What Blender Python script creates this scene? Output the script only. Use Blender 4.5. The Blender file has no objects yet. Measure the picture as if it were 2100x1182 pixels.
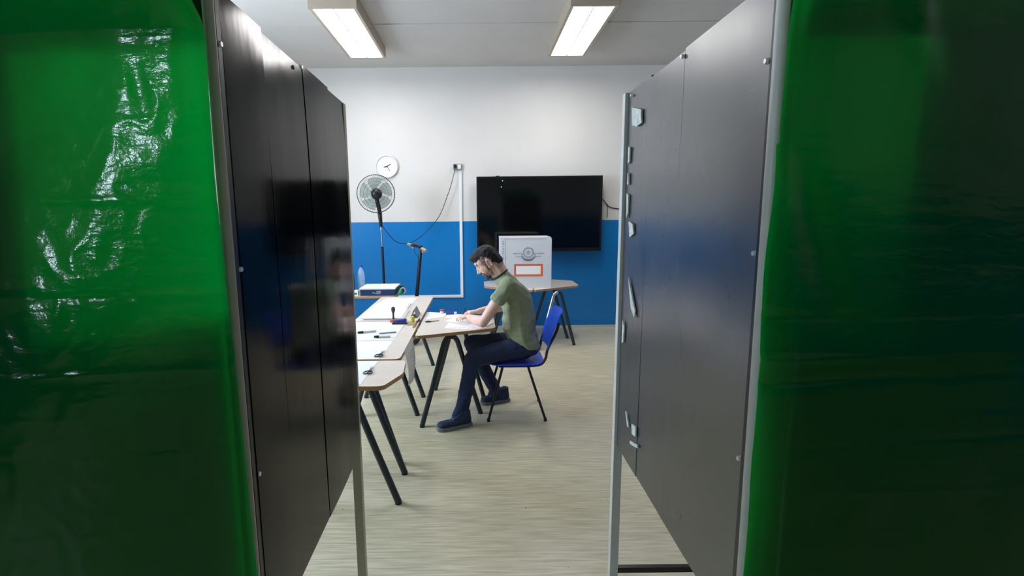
import bpy, bmesh, math, random
from mathutils import Vector, Matrix, noise
random.seed(7)
PI = math.pi
SC = bpy.context.scene
COL = SC.collection

# ------------------------------------------------------------------ camera
F_PX, CX = 1014.0, 980.0
PITCH, ROLL = math.radians(8.47), math.radians(0.57)
fw = Vector((0, math.cos(PITCH), -math.sin(PITCH)))
r0 = Vector((1, 0, 0)); u0 = r0.cross(fw)
rt = math.cos(ROLL) * r0 - math.sin(ROLL) * u0
up = math.sin(ROLL) * r0 + math.cos(ROLL) * u0
cam_d = bpy.data.cameras.new('camera')
cam = bpy.data.objects.new('camera', cam_d); COL.objects.link(cam)
m = Matrix((rt, up, -fw)).transposed().to_4x4(); m.translation = (0, 0, 1.6)
cam.matrix_world = m
cam_d.sensor_width = 36; cam_d.lens = F_PX / 2100 * 36
cam_d.shift_x = (1050 - CX) / 2100
cam_d.clip_start = 0.02
SC.camera = cam

# ------------------------------------------------------------------ world, lights, exposure
w = bpy.data.worlds.new('world'); SC.world = w; w.use_nodes = True
w.node_tree.nodes['Background'].inputs[0].default_value = (0.55, 0.75, 1.0, 1)
w.node_tree.nodes['Background'].inputs[1].default_value = 0.8
SC.view_settings.view_transform = 'Standard'
SC.view_settings.look = 'None'
SC.view_settings.exposure = 0.0
SC.view_settings.gamma = 1.0
SC.view_settings.use_curve_mapping = False
LAMP = 20.5            # ceiling lamps over the room
WIN = [  # daylight through the windows of the left wall: y centre, width, watts
    (3.55, 1.7, 260), (.6, 1.5, 14), (-3.5, 0.36, 560)]  # last one is a slit added behind the camera for the left sheet's glints
XL, XR, YB, YF, ZC = -3.4, 4.2, 6.85, -7.5, 3.52
for k, (yc, wd, pw) in enumerate(WIN):
    ld = bpy.data.lights.new('daylight', 'AREA'); ld.shape = 'RECTANGLE'
    ld.size = wd - 0.06; ld.size_y = 2.45; ld.energy = pw; ld.color = (0.72, 0.86, 1.0)
    lo = bpy.data.objects.new('daylight', ld); COL.objects.link(lo)
    lo.location = (XL - (0.12 if wd > 1 else 0.03), yc, 2.15); lo.rotation_euler = (0, -PI / 2, 0)

# ------------------------------------------------------------------ materials
def lin(c):
    return tuple(((v / 255) / 12.92 if v / 255 <= 0.04045 else (((v / 255) + 0.055) / 1.055) ** 2.4) for v in c) + (1,)

def mat(name, rgb, rough=0.5, metal=0.0, spec=0.5, var=0.0, scale=8.0, bump=0.0, bscale=60.0, stretch=(1, 1, 1), rgb2=None, coat=0.0, rvar=0.0):
    M = bpy.data.materials.new(name); M.use_nodes = True
    nt = M.node_tree; b = nt.nodes['Principled BSDF']
    c = lin(rgb)
    b.inputs['Base Color'].default_value = c
    b.inputs['Roughness'].default_value = rough
    b.inputs['Metallic'].default_value = metal
    b.inputs['Specular IOR Level'].default_value = spec
    b.inputs['Coat Weight'].default_value = coat
    if var or bump or rgb2 or rvar:
        tc = nt.nodes.new('ShaderNodeTexCoord'); mp = nt.nodes.new('ShaderNodeMapping')
        mp.inputs['Scale'].default_value = stretch
        nt.links.new(tc.outputs['Object'], mp.inputs[0])
        n = nt.nodes.new('ShaderNodeTexNoise'); n.inputs['Scale'].default_value = scale; n.inputs['Detail'].default_value = 6
        nt.links.new(mp.outputs[0], n.inputs['Vector'])
        if var or rgb2:
            mx = nt.nodes.new('ShaderNodeMix'); mx.data_type = 'RGBA'
            c2 = lin(rgb2) if rgb2 else tuple(v * (1 - var) for v in c[:3]) + (1,)
            mx.inputs[6].default_value = c; mx.inputs[7].default_value = c2
            rp = nt.nodes.new('ShaderNodeMapRange'); rp.inputs[1].default_value = 0.35; rp.inputs[2].default_value = 0.65
            nt.links.new(n.outputs[0], rp.inputs[0]); nt.links.new(rp.outputs[0], mx.inputs[0])
            nt.links.new(mx.outputs[2], b.inputs['Base Color'])
        if rvar:
            rr = nt.nodes.new('ShaderNodeMapRange'); rr.inputs[1].default_value = 0.3; rr.inputs[2].default_value = 0.7
            rr.inputs[3].default_value = rough - rvar; rr.inputs[4].default_value = rough + rvar
            nt.links.new(n.outputs[0], rr.inputs[0]); nt.links.new(rr.outputs[0], b.inputs['Roughness'])
        if bump:
            n2 = nt.nodes.new('ShaderNodeTexNoise'); n2.inputs['Scale'].default_value = bscale; n2.inputs['Detail'].default_value = 4
            nt.links.new(mp.outputs[0], n2.inputs['Vector'])
            bp = nt.nodes.new('ShaderNodeBump'); bp.inputs['Strength'].default_value = bump; bp.inputs['Distance'].default_value = 0.01
            nt.links.new(n2.outputs[0], bp.inputs['Height']); nt.links.new(bp.outputs[0], b.inputs['Normal'])
    return M

def emit(name, rgb, s):
    M = bpy.data.materials.new(name); M.use_nodes = True
    b = M.node_tree.nodes['Principled BSDF']
    b.inputs['Base Color'].default_value = (0.8, 0.8, 0.8, 1)
    b.inputs['Emission Color'].default_value = lin(rgb); b.inputs['Emission Strength'].default_value = s
    return M

def wall_mat():
    M = mat('painted_wall', (224, 220, 216), 0.6, var=0.05, scale=1.5, bump=0.15, bscale=40)
    nt = M.node_tree; b = nt.nodes['Principled BSDF']
    prev = b.inputs['Base Color'].links[0].from_socket
    geo = nt.nodes.new('ShaderNodeNewGeometry'); sp = nt.nodes.new('ShaderNodeSeparateXYZ')
    nt.links.new(geo.outputs['Position'], sp.inputs[0])
    lt = nt.nodes.new('ShaderNodeMath'); lt.operation = 'LESS_THAN'; lt.inputs[1].default_value = 1.508
    nt.links.new(sp.outputs[2], lt.inputs[0])
    mx = nt.nodes.new('ShaderNodeMix'); mx.data_type = 'RGBA'
    n = nt.nodes.new('ShaderNodeTexNoise'); n.inputs['Scale'].default_value = 1.3
    tc = nt.nodes.new('ShaderNodeTexCoord'); nt.links.new(tc.outputs['Object'], n.inputs[0])
    bl = nt.nodes.new('ShaderNodeMix'); bl.data_type = 'RGBA'
    bl.inputs[6].default_value = lin((0, 112, 188)); bl.inputs[7].default_value = lin((0, 126, 199))
    nt.links.new(n.outputs[0], bl.inputs[0])
    nt.links.new(lt.outputs[0], mx.inputs[0]); nt.links.new(prev, mx.inputs[6]); nt.links.new(bl.outputs[2], mx.inputs[7])
    nt.links.new(mx.outputs[2], b.inputs['Base Color'])
    rr = nt.nodes.new('ShaderNodeMapRange'); rr.inputs[3].default_value = 0.65; rr.inputs[4].default_value = 0.3
    nt.links.new(lt.outputs[0], rr.inputs[0]); nt.links.new(rr.outputs[0], b.inputs['Roughness'])
    return M

def floor_mat():
    M = bpy.data.materials.new('streaked_vinyl'); M.use_nodes = True
    nt = M.node_tree; b = nt.nodes['Principled BSDF']
    tc = nt.nodes.new('ShaderNodeTexCoord')
    def nz(sc, st, det=6):
        mp = nt.nodes.new('ShaderNodeMapping'); mp.inputs['Scale'].default_value = st
        nt.links.new(tc.outputs['Object'], mp.inputs[0])
        n = nt.nodes.new('ShaderNodeTexNoise'); n.inputs['Scale'].default_value = sc; n.inputs['Detail'].default_value = det
        nt.links.new(mp.outputs[0], n.inputs['Vector']); return n
    a = nz(9, (0.5, 8, 1)); c = nz(1.1, (0.6, 1, 1), 3); s = nz(26, (1, 1, 1), 2)
    mx = nt.nodes.new('ShaderNodeMix'); mx.data_type = 'RGBA'
    mx.inputs[6].default_value = lin((226, 217, 192)); mx.inputs[7].default_value = lin((186, 177, 146))
    r = nt.nodes.new('ShaderNodeMapRange'); r.inputs[1].default_value = 0.38; r.inputs[2].default_value = 0.74
    nt.links.new(a.outputs[0], r.inputs[0]); nt.links.new(r.outputs[0], mx.inputs[0])
    m2 = nt.nodes.new('ShaderNodeMix'); m2.data_type = 'RGBA'; m2.blend_type = 'MULTIPLY'
    m2.inputs[7].default_value = (0.88, 0.86, 0.76, 1)
    r2 = nt.nodes.new('ShaderNodeMapRange'); r2.inputs[1].default_value = 0.35; r2.inputs[2].default_value = 0.65
    nt.links.new(c.outputs[0], r2.inputs[0]); nt.links.new(r2.outputs[0], m2.inputs[0])
    nt.links.new(mx.outputs[2], m2.inputs[6])
    m3 = nt.nodes.new('ShaderNodeMix'); m3.data_type = 'RGBA'; m3.inputs[7].default_value = lin((60, 55, 48))
    r3 = nt.nodes.new('ShaderNodeMapRange'); r3.inputs[1].default_value = 0.76; r3.inputs[2].default_value = 0.79
    nt.links.new(s.outputs[0], r3.inputs[0]); nt.links.new(r3.outputs[0], m3.inputs[0])
    nt.links.new(m2.outputs[2], m3.inputs[6]); nt.links.new(m3.outputs[2], b.inputs['Base Color'])
    b.inputs['Roughness'].default_value = 0.42
    bp = nt.nodes.new('ShaderNodeBump'); bp.inputs['Strength'].default_value = 0.1; bp.inputs['Distance'].default_value = 0.005
    nt.links.new(a.outputs[0], bp.inputs['Height']); nt.links.new(bp.outputs[0], b.inputs['Normal'])
    return M

def tarp_mat():
    M = bpy.data.materials.new('green_polythene'); M.use_nodes = True
    nt = M.node_tree; b = nt.nodes['Principled BSDF']; out = nt.nodes['Material Output']
    b.inputs['Base Color'].default_value = (0.0, 0.068, 0.007, 1)
    b.inputs['Roughness'].default_value = 0.13; b.inputs['Specular IOR Level'].default_value = 0.42
    tc = nt.nodes.new('ShaderNodeTexCoord')
    def nz(sc, st, det):
        mp = nt.nodes.new('ShaderNodeMapping'); mp.inputs['Scale'].default_value = st
        nt.links.new(tc.outputs['Object'], mp.inputs[0])
        n = nt.nodes.new('ShaderNodeTexNoise'); n.inputs['Scale'].default_value = sc; n.inputs['Detail'].default_value = det
        nt.links.new(mp.outputs[0], n.inputs['Vector']); return n
    a = nz(24, (1, 1, 2.6), 5); c = nz(160, (1, 1, 1), 2)
    ad = nt.nodes.new('ShaderNodeMath'); ad.operation = 'MULTIPLY_ADD'; ad.inputs[1].default_value = 0.22
    nt.links.new(c.outputs[0], ad.inputs[0]); nt.links.new(a.outputs[0], ad.inputs[2])
    bp = nt.nodes.new('ShaderNodeBump'); bp.inputs['Strength'].default_value = 0.30; bp.inputs['Distance'].default_value = 0.004
    nt.links.new(ad.outputs[0], bp.inputs['Height']); nt.links.new(bp.outputs[0], b.inputs['Normal'])
    tr = nt.nodes.new('ShaderNodeBsdfTranslucent'); tr.inputs[0].default_value = (0.0, 0.86, 0.085, 1)
    mx = nt.nodes.new('ShaderNodeMixShader'); mx.inputs[0].default_value = 0.35
    nt.links.new(b.outputs[0], mx.inputs[1]); nt.links.new(tr.outputs[0], mx.inputs[2])
    nt.links.new(mx.outputs[0], out.inputs[0])
    return M

def board_mat(name, rgb, rough, scr, spec=0.5, ior=1.5):
    """black sheet with fine pale scratches and smears"""
    M = mat(name, rgb, rough, spec=spec, rvar=0.07, scale=2.6, stretch=(1, 1, 0.35), bump=0.12, bscale=5)
    nt = M.node_tree; b = nt.nodes['Principled BSDF']; b.inputs['IOR'].default_value = ior
    tc = nt.nodes.new('ShaderNodeTexCoord'); mp = nt.nodes.new('ShaderNodeMapping')
    mp.inputs['Rotation'].default_value = (0.9, 0, 0); mp.inputs['Scale'].default_value = (1, 2, 60)
    nt.links.new(tc.outputs['Object'], mp.inputs[0])
    n = nt.nodes.new('ShaderNodeTexNoise'); n.inputs['Scale'].default_value = 1.6; n.inputs['Detail'].default_value = 3
    nt.links.new(mp.outputs[0], n.inputs[0])
    r = nt.nodes.new('ShaderNodeMapRange'); r.inputs[1].default_value = 0.70; r.inputs[2].default_value = 0.78; r.inputs[4].default_value = scr
    nt.links.new(n.outputs[0], r.inputs[0])
    mx = nt.nodes.new('ShaderNodeMix'); mx.data_type = 'RGBA'
    mx.inputs[6].default_value = lin(rgb); mx.inputs[7].default_value = lin((150, 150, 155))
    nt.links.new(r.outputs[0], mx.inputs[0]); nt.links.new(mx.outputs[2], b.inputs['Base Color'])
    return M

M = {
 'wall': wall_mat(), 'floor': floor_mat(), 'tarp': tarp_mat(),
 'ceil': mat('ceiling_paint', (205, 200, 195), 0.8, var=0.05, scale=2),
 'skirt': mat('skirting', (205, 200, 188), 0.5),
 'board_l': board_mat('black_board_left', (10, 10, 12), 0.15, 0.05, 0.11),
 'board_r': board_mat('black_board_right', (26, 31, 42), 0.31, 0.35, 1.0, 1.8),
 'edge': mat('black_edge', (10, 10, 12), 0.35),
 'alu': mat('painted_steel', (200, 202, 196), 0.4, var=0.08, scale=20),
 'cream': mat('shaded_steel', (172, 170, 148), 0.4, var=0.08, scale=20),  # same light steel, with the shade on the left posts put into its colour
 'bolt': mat('zinc', (225, 228, 232), 0.3, 0.6),
 'paper': mat('paper', (245, 245, 248), 0.8),
 'paper2': mat('off_white_paper', (232, 230, 226), 0.8, var=0.04, scale=20),
 'scrap': mat('paper_scrap', (205, 212, 205), 0.8, var=0.3, scale=60),
 'lam': mat('beige_laminate', (232, 218, 204), 0.35, var=0.04, scale=12),
 'wood': mat('beech_edge', (196, 148, 98), 0.45, var=0.25, scale=30, stretch=(1, 1, 6)),
 'leg': mat('dark_green_steel', (38, 50, 54), 0.35, var=0.2, scale=30),
 'black': mat('black_plastic', (18, 18, 20), 0.4),
 'blacksteel': mat('black_steel', (24, 24, 26), 0.35),
 'chrome': mat('chrome', (210, 212, 215), 0.2, 1.0),
 'bluechair': mat('blue_plastic', (36, 80, 242), 0.3),
 'screen': mat('screen_glass', (6, 8, 9), 0.09, spec=0.55),
 'bezel': mat('bezel', (10, 10, 11), 0.3),
 'trunk': mat('white_trunking', (235, 238, 242), 0.45),
 'wplastic': mat('white_plastic', (235, 235, 235), 0.4),
 'grey': mat('grey_plastic', (140, 142, 142), 0.5),
 'card': mat('white_card', (214, 216, 222), 0.65, var=0.05, scale=6),
 'ink': mat('grey_blue_ink', (135, 148, 164), 0.8),
 'emblem': mat('pale_emblem_ink', (160, 170, 184), 0.8),
 'ink2': mat('dark_ink', (70, 72, 80), 0.8),
 'orange': mat('orange_print', (226, 108, 60), 0.6),
 'navy': mat('navy_card', (14, 44, 92), 0.45),
 'green': mat('green_plastic', (30, 150, 90), 0.45),
 'tan': mat('tan_grip', (176, 158, 120), 0.6),
 'pink': mat('pink_print', (226, 150, 168), 0.7),
 'yellow': mat('yellow', (225, 215, 60), 0.5),
 'blueink': mat('blue_plastic_small', (50, 60, 160), 0.4),
 'red': mat('red', (200, 60, 80), 0.5),
 'skin': mat('skin', (238, 200, 184), 0.5, var=0.10, scale=14, rgb2=(230, 180, 164)),
 'hair': mat('black_hair', (16, 14, 14), 0.55, bump=0.8, bscale=160, stretch=(1, 1, 1)),
 'fade': mat('short_hair', (98, 78, 70), 0.7, var=0.4, scale=180),
 'beard': mat('beard', (52, 34, 30), 0.7, var=0.4, scale=150, rgb2=(96, 66, 56)),
 'shirt': mat('olive_cotton', (150, 159, 127), 0.85, var=0.16, scale=7, bump=0.35, bscale=45),
 'collar': mat('dark_olive_rib', (58, 72, 52), 0.9),
 'jeans': mat('dark_denim', (36, 50, 86), 0.85, var=0.35, scale=10, bump=0.4, bscale=50),
 'shoe': mat('navy_canvas', (44, 58, 88), 0.8, var=0.3, scale=30),
 'sole': mat('grey_rubber', (120, 126, 130), 0.7),
 'lace': mat('blue_lace', (90, 105, 135), 0.8),
 'eye': mat('eye', (30, 22, 20), 0.3),
 'fixture': mat('tan_fixture', (180, 165, 146), 0.45),
 'diff': emit('lamp_diffuser', (255, 252, 250), LAMP),
 'seat_s': mat('denim_stitch', (70, 84, 120), 0.8),
}
def glassy(name, rgb, alpha, rough=0.1):
    m_ = mat(name, rgb, rough); b = m_.node_tree.nodes['Principled BSDF']
    b.inputs['Alpha'].default_value = alpha; return m_
M['blade'] = glassy('teal_translucent_blade', (110, 150, 145), 0.55)
M['pet'] = glassy('clear_bottle', (215, 238, 250), 0.30, 0.05)
M['water'] = glassy('bottle_water', (150, 205, 240), 0.25, 0.05)

def add_stubble(M_):
    nt = M_.node_tree; b = nt.nodes['Principled BSDF']; prev = b.inputs['Base Color'].links[0].from_socket
    at = nt.nodes.new('ShaderNodeAttribute'); at.attribute_name = 'stubble'
    mx = nt.nodes.new('ShaderNodeMix'); mx.data_type = 'RGBA'; mx.inputs[7].default_value = lin((58, 42, 38))
    nt.links.new(at.outputs['Fac'], mx.inputs[0]); nt.links.new(prev, mx.inputs[6]); nt.links.new(mx.outputs[2], b.inputs['Base Color'])
add_stubble(M['skin'])

# ------------------------------------------------------------------ helpers
def obj(name, bm, m_, parent=None, smooth=False, world=True):
    me = bpy.data.meshes.new(name)
    if isinstance(bm, bmesh.types.BMesh):
        bmesh.ops.recalc_face_normals(bm, faces=bm.faces)
        if smooth:
            for e in bm.edges:
                if len(e.link_faces) == 2 and e.calc_face_angle(0) > 0.75: e.smooth = False
        bm.to_mesh(me); bm.free()
    else:
        me.from_pydata(*bm)
    for mm in (m_ if isinstance(m_, (list, tuple)) else [m_]): me.materials.append(mm)
    if smooth:
        for p in me.polygons: p.use_smooth = True
    o = bpy.data.objects.new(name, me); COL.objects.link(o)
    if parent:
        o.parent = parent
        if world:      # meshes are given in world coordinates
            me.transform(abs_mat(parent).inverted())
    return o
def abs_mat(o):
    m_ = Matrix.LocRotScale(o.location, o.rotation_euler, None)
    return (abs_mat(o.parent) @ m_) if o.parent else m_
def thing(name, label, cat, loc=(0, 0, 0), rotz=0, group=None):
    o = bpy.data.objects.new(name, None); COL.objects.link(o); o.empty_display_size = 0.05
    o.location = loc; o.rotation_euler = (0, 0, rotz); o['label'] = label; o['category'] = cat
    if group: o['group'] = group
    return o
def tag(o, label, cat, group=None):
    o['label'] = label; o['category'] = cat
    if group: o['group'] = group
    return o
def struct(o):
    o['kind'] = 'structure'; return o
def NB(): return bmesh.new()
def box(bm, x0, x1, y0, y1, z0, z1, bev=0.0, M4=None, mi=0):
    r = bmesh.ops.create_cube(bm, size=1.0)
    vs = r['verts']
    for v in vs:
        v.co = Vector(((x0 + x1) / 2 + v.co.x * (x1 - x0), (y0 + y1) / 2 + v.co.y * (y1 - y0), (z0 + z1) / 2 + v.co.z * (z1 - z0)))
    fs = {f for v in vs for f in v.link_faces}
    for f in fs: f.material_index = mi
    if bev:
        es = list({e for v in vs for e in v.link_edges})
        g = bmesh.ops.bevel(bm, geom=es, offset=bev, segments=2, affect='EDGES', profile=0.6)
        vs = list({v for f in g['faces'] for v in f.verts} | {v for v in vs if v.is_valid})
    if M4 is not None:
        for v in vs: v.co = M4 @ v.co
    return bm
def cyl(bm, p0, p1, r, r2=None, seg=16, caps=True):
    p0, p1 = Vector(p0), Vector(p1); d = p1 - p0
    q = d.to_track_quat('Z', 'Y').to_matrix().to_4x4(); q.translation = (p0 + p1) / 2
    bmesh.ops.create_cone(bm, cap_ends=caps, segments=seg, radius1=r, radius2=r if r2 is None else r2, depth=d.length, matrix=q)
    return bm
def smooth_path(pts, n=6):
    """Catmull-Rom through the points"""
    P = [Vector(p) for p in pts]
    if len(P) < 3: return P
    out = []
    for i in range(len(P) - 1):
        a = P[max(i - 1, 0)]; b = P[i]; c = P[i + 1]; d = P[min(i + 2, len(P) - 1)]
        for k in range(n):
            t = k / n
            out.append(0.5 * ((2 * b) + (c - a) * t + (2 * a - 5 * b + 4 * c - d) * t * t + (3 * b - a - 3 * c + d) * t ** 3))
    out.append(P[-1]); return out
def tube(bm, pts, r, seg=10, n=0, taper=None):
    P = smooth_path(pts, n) if n else [Vector(p) for p in pts]
    rings = []; ref = None
    for i, p in enumerate(P):
        t = (P[min(i + 1, len(P) - 1)] - P[max(i - 1, 0)]).normalized()
        if ref is None:
            ref = Vector((0, 0, 1)) if abs(t.z) < 0.9 else Vector((1, 0, 0))
        s = t.cross(ref).normalized(); u = s.cross(t).normalized(); ref = u
        rr = r if taper is None else r + (taper - r) * i / (len(P) - 1)
        rings.append([bm.verts.new(p + rr * (math.cos(2 * PI * k / seg) * s + math.sin(2 * PI * k / seg) * u)) for k in range(seg)])
    for a, b in zip(rings, rings[1:]):
        for k in range(seg): bm.faces.new((a[k], a[(k + 1) % seg], b[(k + 1) % seg], b[k]))
    bm.faces.new(rings[0]); bm.faces.new(rings[-1][::-1])
    return bm
def lathe(bm, prof, M4=None, seg=32):
    M4 = M4 or Matrix()
    rings = []
    for r, z in prof:
        if r < 1e-5: rings.append([bm.verts.new(M4 @ Vector((0, 0, z)))])
        else: rings.append([bm.verts.new(M4 @ Vector((r * math.cos(2 * PI * k / seg), r * math.sin(2 * PI * k / seg), z))) for k in range(seg)])
    for a, b in zip(rings, rings[1:]):
        for k in range(seg):
            k2 = (k + 1) % seg
            if len(a) == 1 and len(b) == 1: continue
            if len(a) == 1: bm.faces.new((a[0], b[k2], b[k]))
            elif len(b) == 1: bm.faces.new((a[k], a[k2], b[0]))
            else: bm.faces.new((a[k], a[k2], b[k2], b[k]))
    return bm
def rpoly(pts, r, n=5):
    out = []; N = len(pts)
    for i in range(N):
        p = Vector(pts[i]); a = (Vector(pts[i - 1]) - p); b = (Vector(pts[(i + 1) % N]) - p)
        rr = min(r, a.length * 0.45, b.length * 0.45)
        s = p + a.normalized() * rr; e = p + b.normalized() * rr
        for k in range(n + 1):
            t = k / n
            out.append((1 - t) ** 2 * s + 2 * t * (1 - t) * p + t * t * e)
    return out
def prism(bm, poly, z0, z1, side_mi=0, top_mi=0):
    a = [bm.verts.new((p[0], p[1], z0)) for p in poly]; b = [bm.verts.new((p[0], p[1], z1)) for p in poly]
    f = bm.faces.new(b); f.material_index = top_mi
    f = bm.faces.new(a[::-1]); f.material_index = top_mi
    for i in range(len(poly)):
        j = (i + 1) % len(poly); f = bm.faces.new((a[i], a[j], b[j], b[i])); f.material_index = side_mi
    return bm
def hull(bm, ells, sub=3):
    """convex hull of ellipsoids (centre, radii[, 3x3 rotation])"""
    t = bmesh.new()
    for e in ells:
        c, r = Vector(e[0]), e[1]
        if not isinstance(r, (tuple, list)): r = (r, r, r)
        R = e[2] if len(e) > 2 else Matrix.Identity(3)
        g = bmesh.ops.create_icosphere(t, subdivisions=sub - 1, radius=1.0)
        for v in g['verts']: v.co = c + R @ Vector((v.co.x * r[0], v.co.y * r[1], v.co.z * r[2]))
    vs = list(t.verts)
    for f in list(t.faces): t.faces.remove(f)
    for e_ in list(t.edges): t.edges.remove(e_)
    g = bmesh.ops.convex_hull(t, input=vs)
    bmesh.ops.delete(t, geom=[v for v in t.verts if not v.link_faces], context='VERTS')
    me = bpy.data.meshes.new('tmp'); t.to_mesh(me); t.free(); bm.from_mesh(me); bpy.data.meshes.remove(me)
    return bm
def fuse(name, bm, m_, parent, vox=0.006, sm=4, disp=None, sfac=0.5):
    """voxel-remesh the joined hulls into one continuous skin"""
    o = obj(name, bm, m_, parent)
    md = o.modifiers.new('r', 'REMESH'); md.mode = 'VOXEL'; md.voxel_size = vox
    if sm:
        s = o.modifiers.new('s', 'SMOOTH'); s.iterations = sm; s.factor = sfac
    dg = bpy.context.evaluated_depsgraph_get(); dg.update()
    me = bpy.data.meshes.new_from_object(o.evaluated_get(dg))
    o.modifiers.clear(); old = o.data; o.data = me; bpy.data.meshes.remove(old); me.name = name
    if disp:
        W = abs_mat(parent)
        nrm = [v.vector.copy() for v in me.vertex_normals]; cos = [v.co.copy() for v in me.vertices]
        buf = []
        for c_, n_ in zip(cos, nrm): buf.extend(c_ + n_ * disp(W @ c_))
        me.vertices.foreach_set('co', buf); me.update()
    for p in me.polygons: p.use_smooth = True
    return o
def text_mesh(name, s, size, m_, parent, loc, rot=(PI / 2, 0, 0), ext=0.0006):
    cu = bpy.data.curves.new('t', 'FONT'); cu.body = s; cu.size = size; cu.extrude = ext
    cu.align_x = 'CENTER'; cu.align_y = 'CENTER'; cu.resolution_u = 3
    t = bpy.data.objects.new('t', cu); COL.objects.link(t)
    bpy.context.view_layer.update()
    dg = bpy.context.evaluated_depsgraph_get()
    me = bpy.data.meshes.new_from_object(t.evaluated_get(dg)); bpy.data.objects.remove(t)
    from mathutils import Euler
    R = Euler(rot).to_matrix().to_4x4(); R.translation = loc
    me.transform(R); me.materials.clear(); me.materials.append(m_)
    o = bpy.data.objects.new(name, me); COL.objects.link(o)
    if parent: o.parent = parent; me.transform(abs_mat(parent).inverted())
    return o

# ------------------------------------------------------------------ the room
struct(obj('floor', box(NB(), XL - .2, XR + .2, YF - .2, YB + .2, -0.1, 0), M['floor']))
struct(obj('wall_back', box(NB(), XL - .2, XR + .2, YB, YB + .2, 0, ZC + .15), M['wall']))
struct(obj('wall_right', box(NB(), XR, XR + .2, YF, YB, 0, ZC + .15), M['wall']))
struct(obj('wall_front', box(NB(), XL - .2, XR + .2, YF - .2, YF, 0, ZC + .15), M['wall']))
bm = NB(); WZ0, WZ1 = 0.9, 3.4
box(bm, XL - .2, XL, YF, YB, 0, WZ0); box(bm, XL - .2, XL, YF, YB, WZ1, ZC + .15)
ys = sorted([(a - b / 2, a + b / 2) for a, b, _ in WIN]); cur = YF
for a, b in ys:
    box(bm, XL - .2, XL, cur, a, WZ0, WZ1); cur = b
box(bm, XL - .2, XL, cur, YB, WZ0, WZ1)
struct(obj('wall_left', bm, M['wall']))
for k, (a, b) in enumerate(ys):
    bm = NB()
    box(bm, XL - .09, XL - .03, a, a + .05, WZ0, WZ1); box(bm, XL - .09, XL - .03, b - .05, b, WZ0, WZ1)
    box(bm, XL - .09, XL - .03, a + .05, b - .05, WZ0, WZ0 + .05); box(bm, XL - .09, XL - .03, a + .05, b - .05, WZ1 - .05, WZ1)
    wo = struct(obj('window_%d' % (k + 1), bm, M['trunk']))
    obj('mullion', box(NB(), XL - .085, XL - .035, (a + b) / 2 - .025, (a + b) / 2 + .025, WZ0 + .05, WZ1 - .05), M['trunk'], wo)
ce = struct(obj('ceiling', box(NB(), XL - .2, XR + .2, YF - .2, YB + .2, ZC + .03, ZC + .15), M['edge']))
yy = [YF, -5.35, -3.2, -1.05, 1.1, 3.23, 5.36, YB]
for a, b in zip(yy, yy[1:]):
    obj('ceiling_panel', box(NB(), XL, XR, a + (.009 if a > YF else 0), b - (.009 if b < YB else 0), ZC, ZC + .03, 0.002), M['ceil'], ce)
for nm, bb in (('baseboard_back', (XL, XR, YB - .012, YB, 0, .035)), ('baseboard_right', (XR - .012, XR, YF, YB - .012, 0, .035)),
               ('baseboard_left', (XL, XL + .012, YF, YB - .012, 0, .035))):
    struct(obj(nm, box(NB(), *bb), M['skirt']))

# ceiling lamps
def lamp(x, y, label, ln=1.36, w_=0.42, first=[None]):
    t = thing('ceiling_lamp', label, 'lamp', (x, y, ZC), 0, 'twin fluorescent ceiling lamps')
    if first[0] is None:
        hw, hl = w_ / 2, ln / 2; zb, zt = ZC - .12, ZC
        bm = NB()   # open tray: top, two long sides
        box(bm, x - hw, x + hw, y - hl, y + hl, zt - .02, zt)
        box(bm, x - hw, x - hw + .03, y - hl, y + hl, zb, zt - .02); box(bm, x + hw - .03, x + hw, y - hl, y + hl, zb, zt - .02)
        obj('casing', bm, M['fixture'], t)
        for s in (-1, 1):
            yc = y + s * (hl + .01)
            obj('end_cap', box(NB(), x - hw - .004, x + hw + .004, yc - .012, yc + .012, zb - .004, zt, .003), M['fixture'], t)
        obj('divider', box(NB(), x - .005, x + .005, y - hl, y + hl, zb - .001, zt - .02), M['grey'], t)
        for s in (-1, 1):
            xc = x + s * (hw - .03 + .005) / 2
            hw2 = (hw - .03 - .005) / 2 - .001
            obj('diffuser', box(NB(), xc - hw2, xc + hw2, y - hl + .004, y + hl - .004, zb + .004, zb + .03), M['diff'], t)
        first[0] = t
    else:
        for ch in first[0].children:
            c = ch.copy(); COL.objects.link(c); c.parent = t
    return t
lamp(-1.25, 5.34, 'twin fluorescent ceiling lamp above the fan, left of the two in view')
lamp(1.05, 5.34, 'twin fluorescent ceiling lamp above the large screen, right of the two in view')

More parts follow.
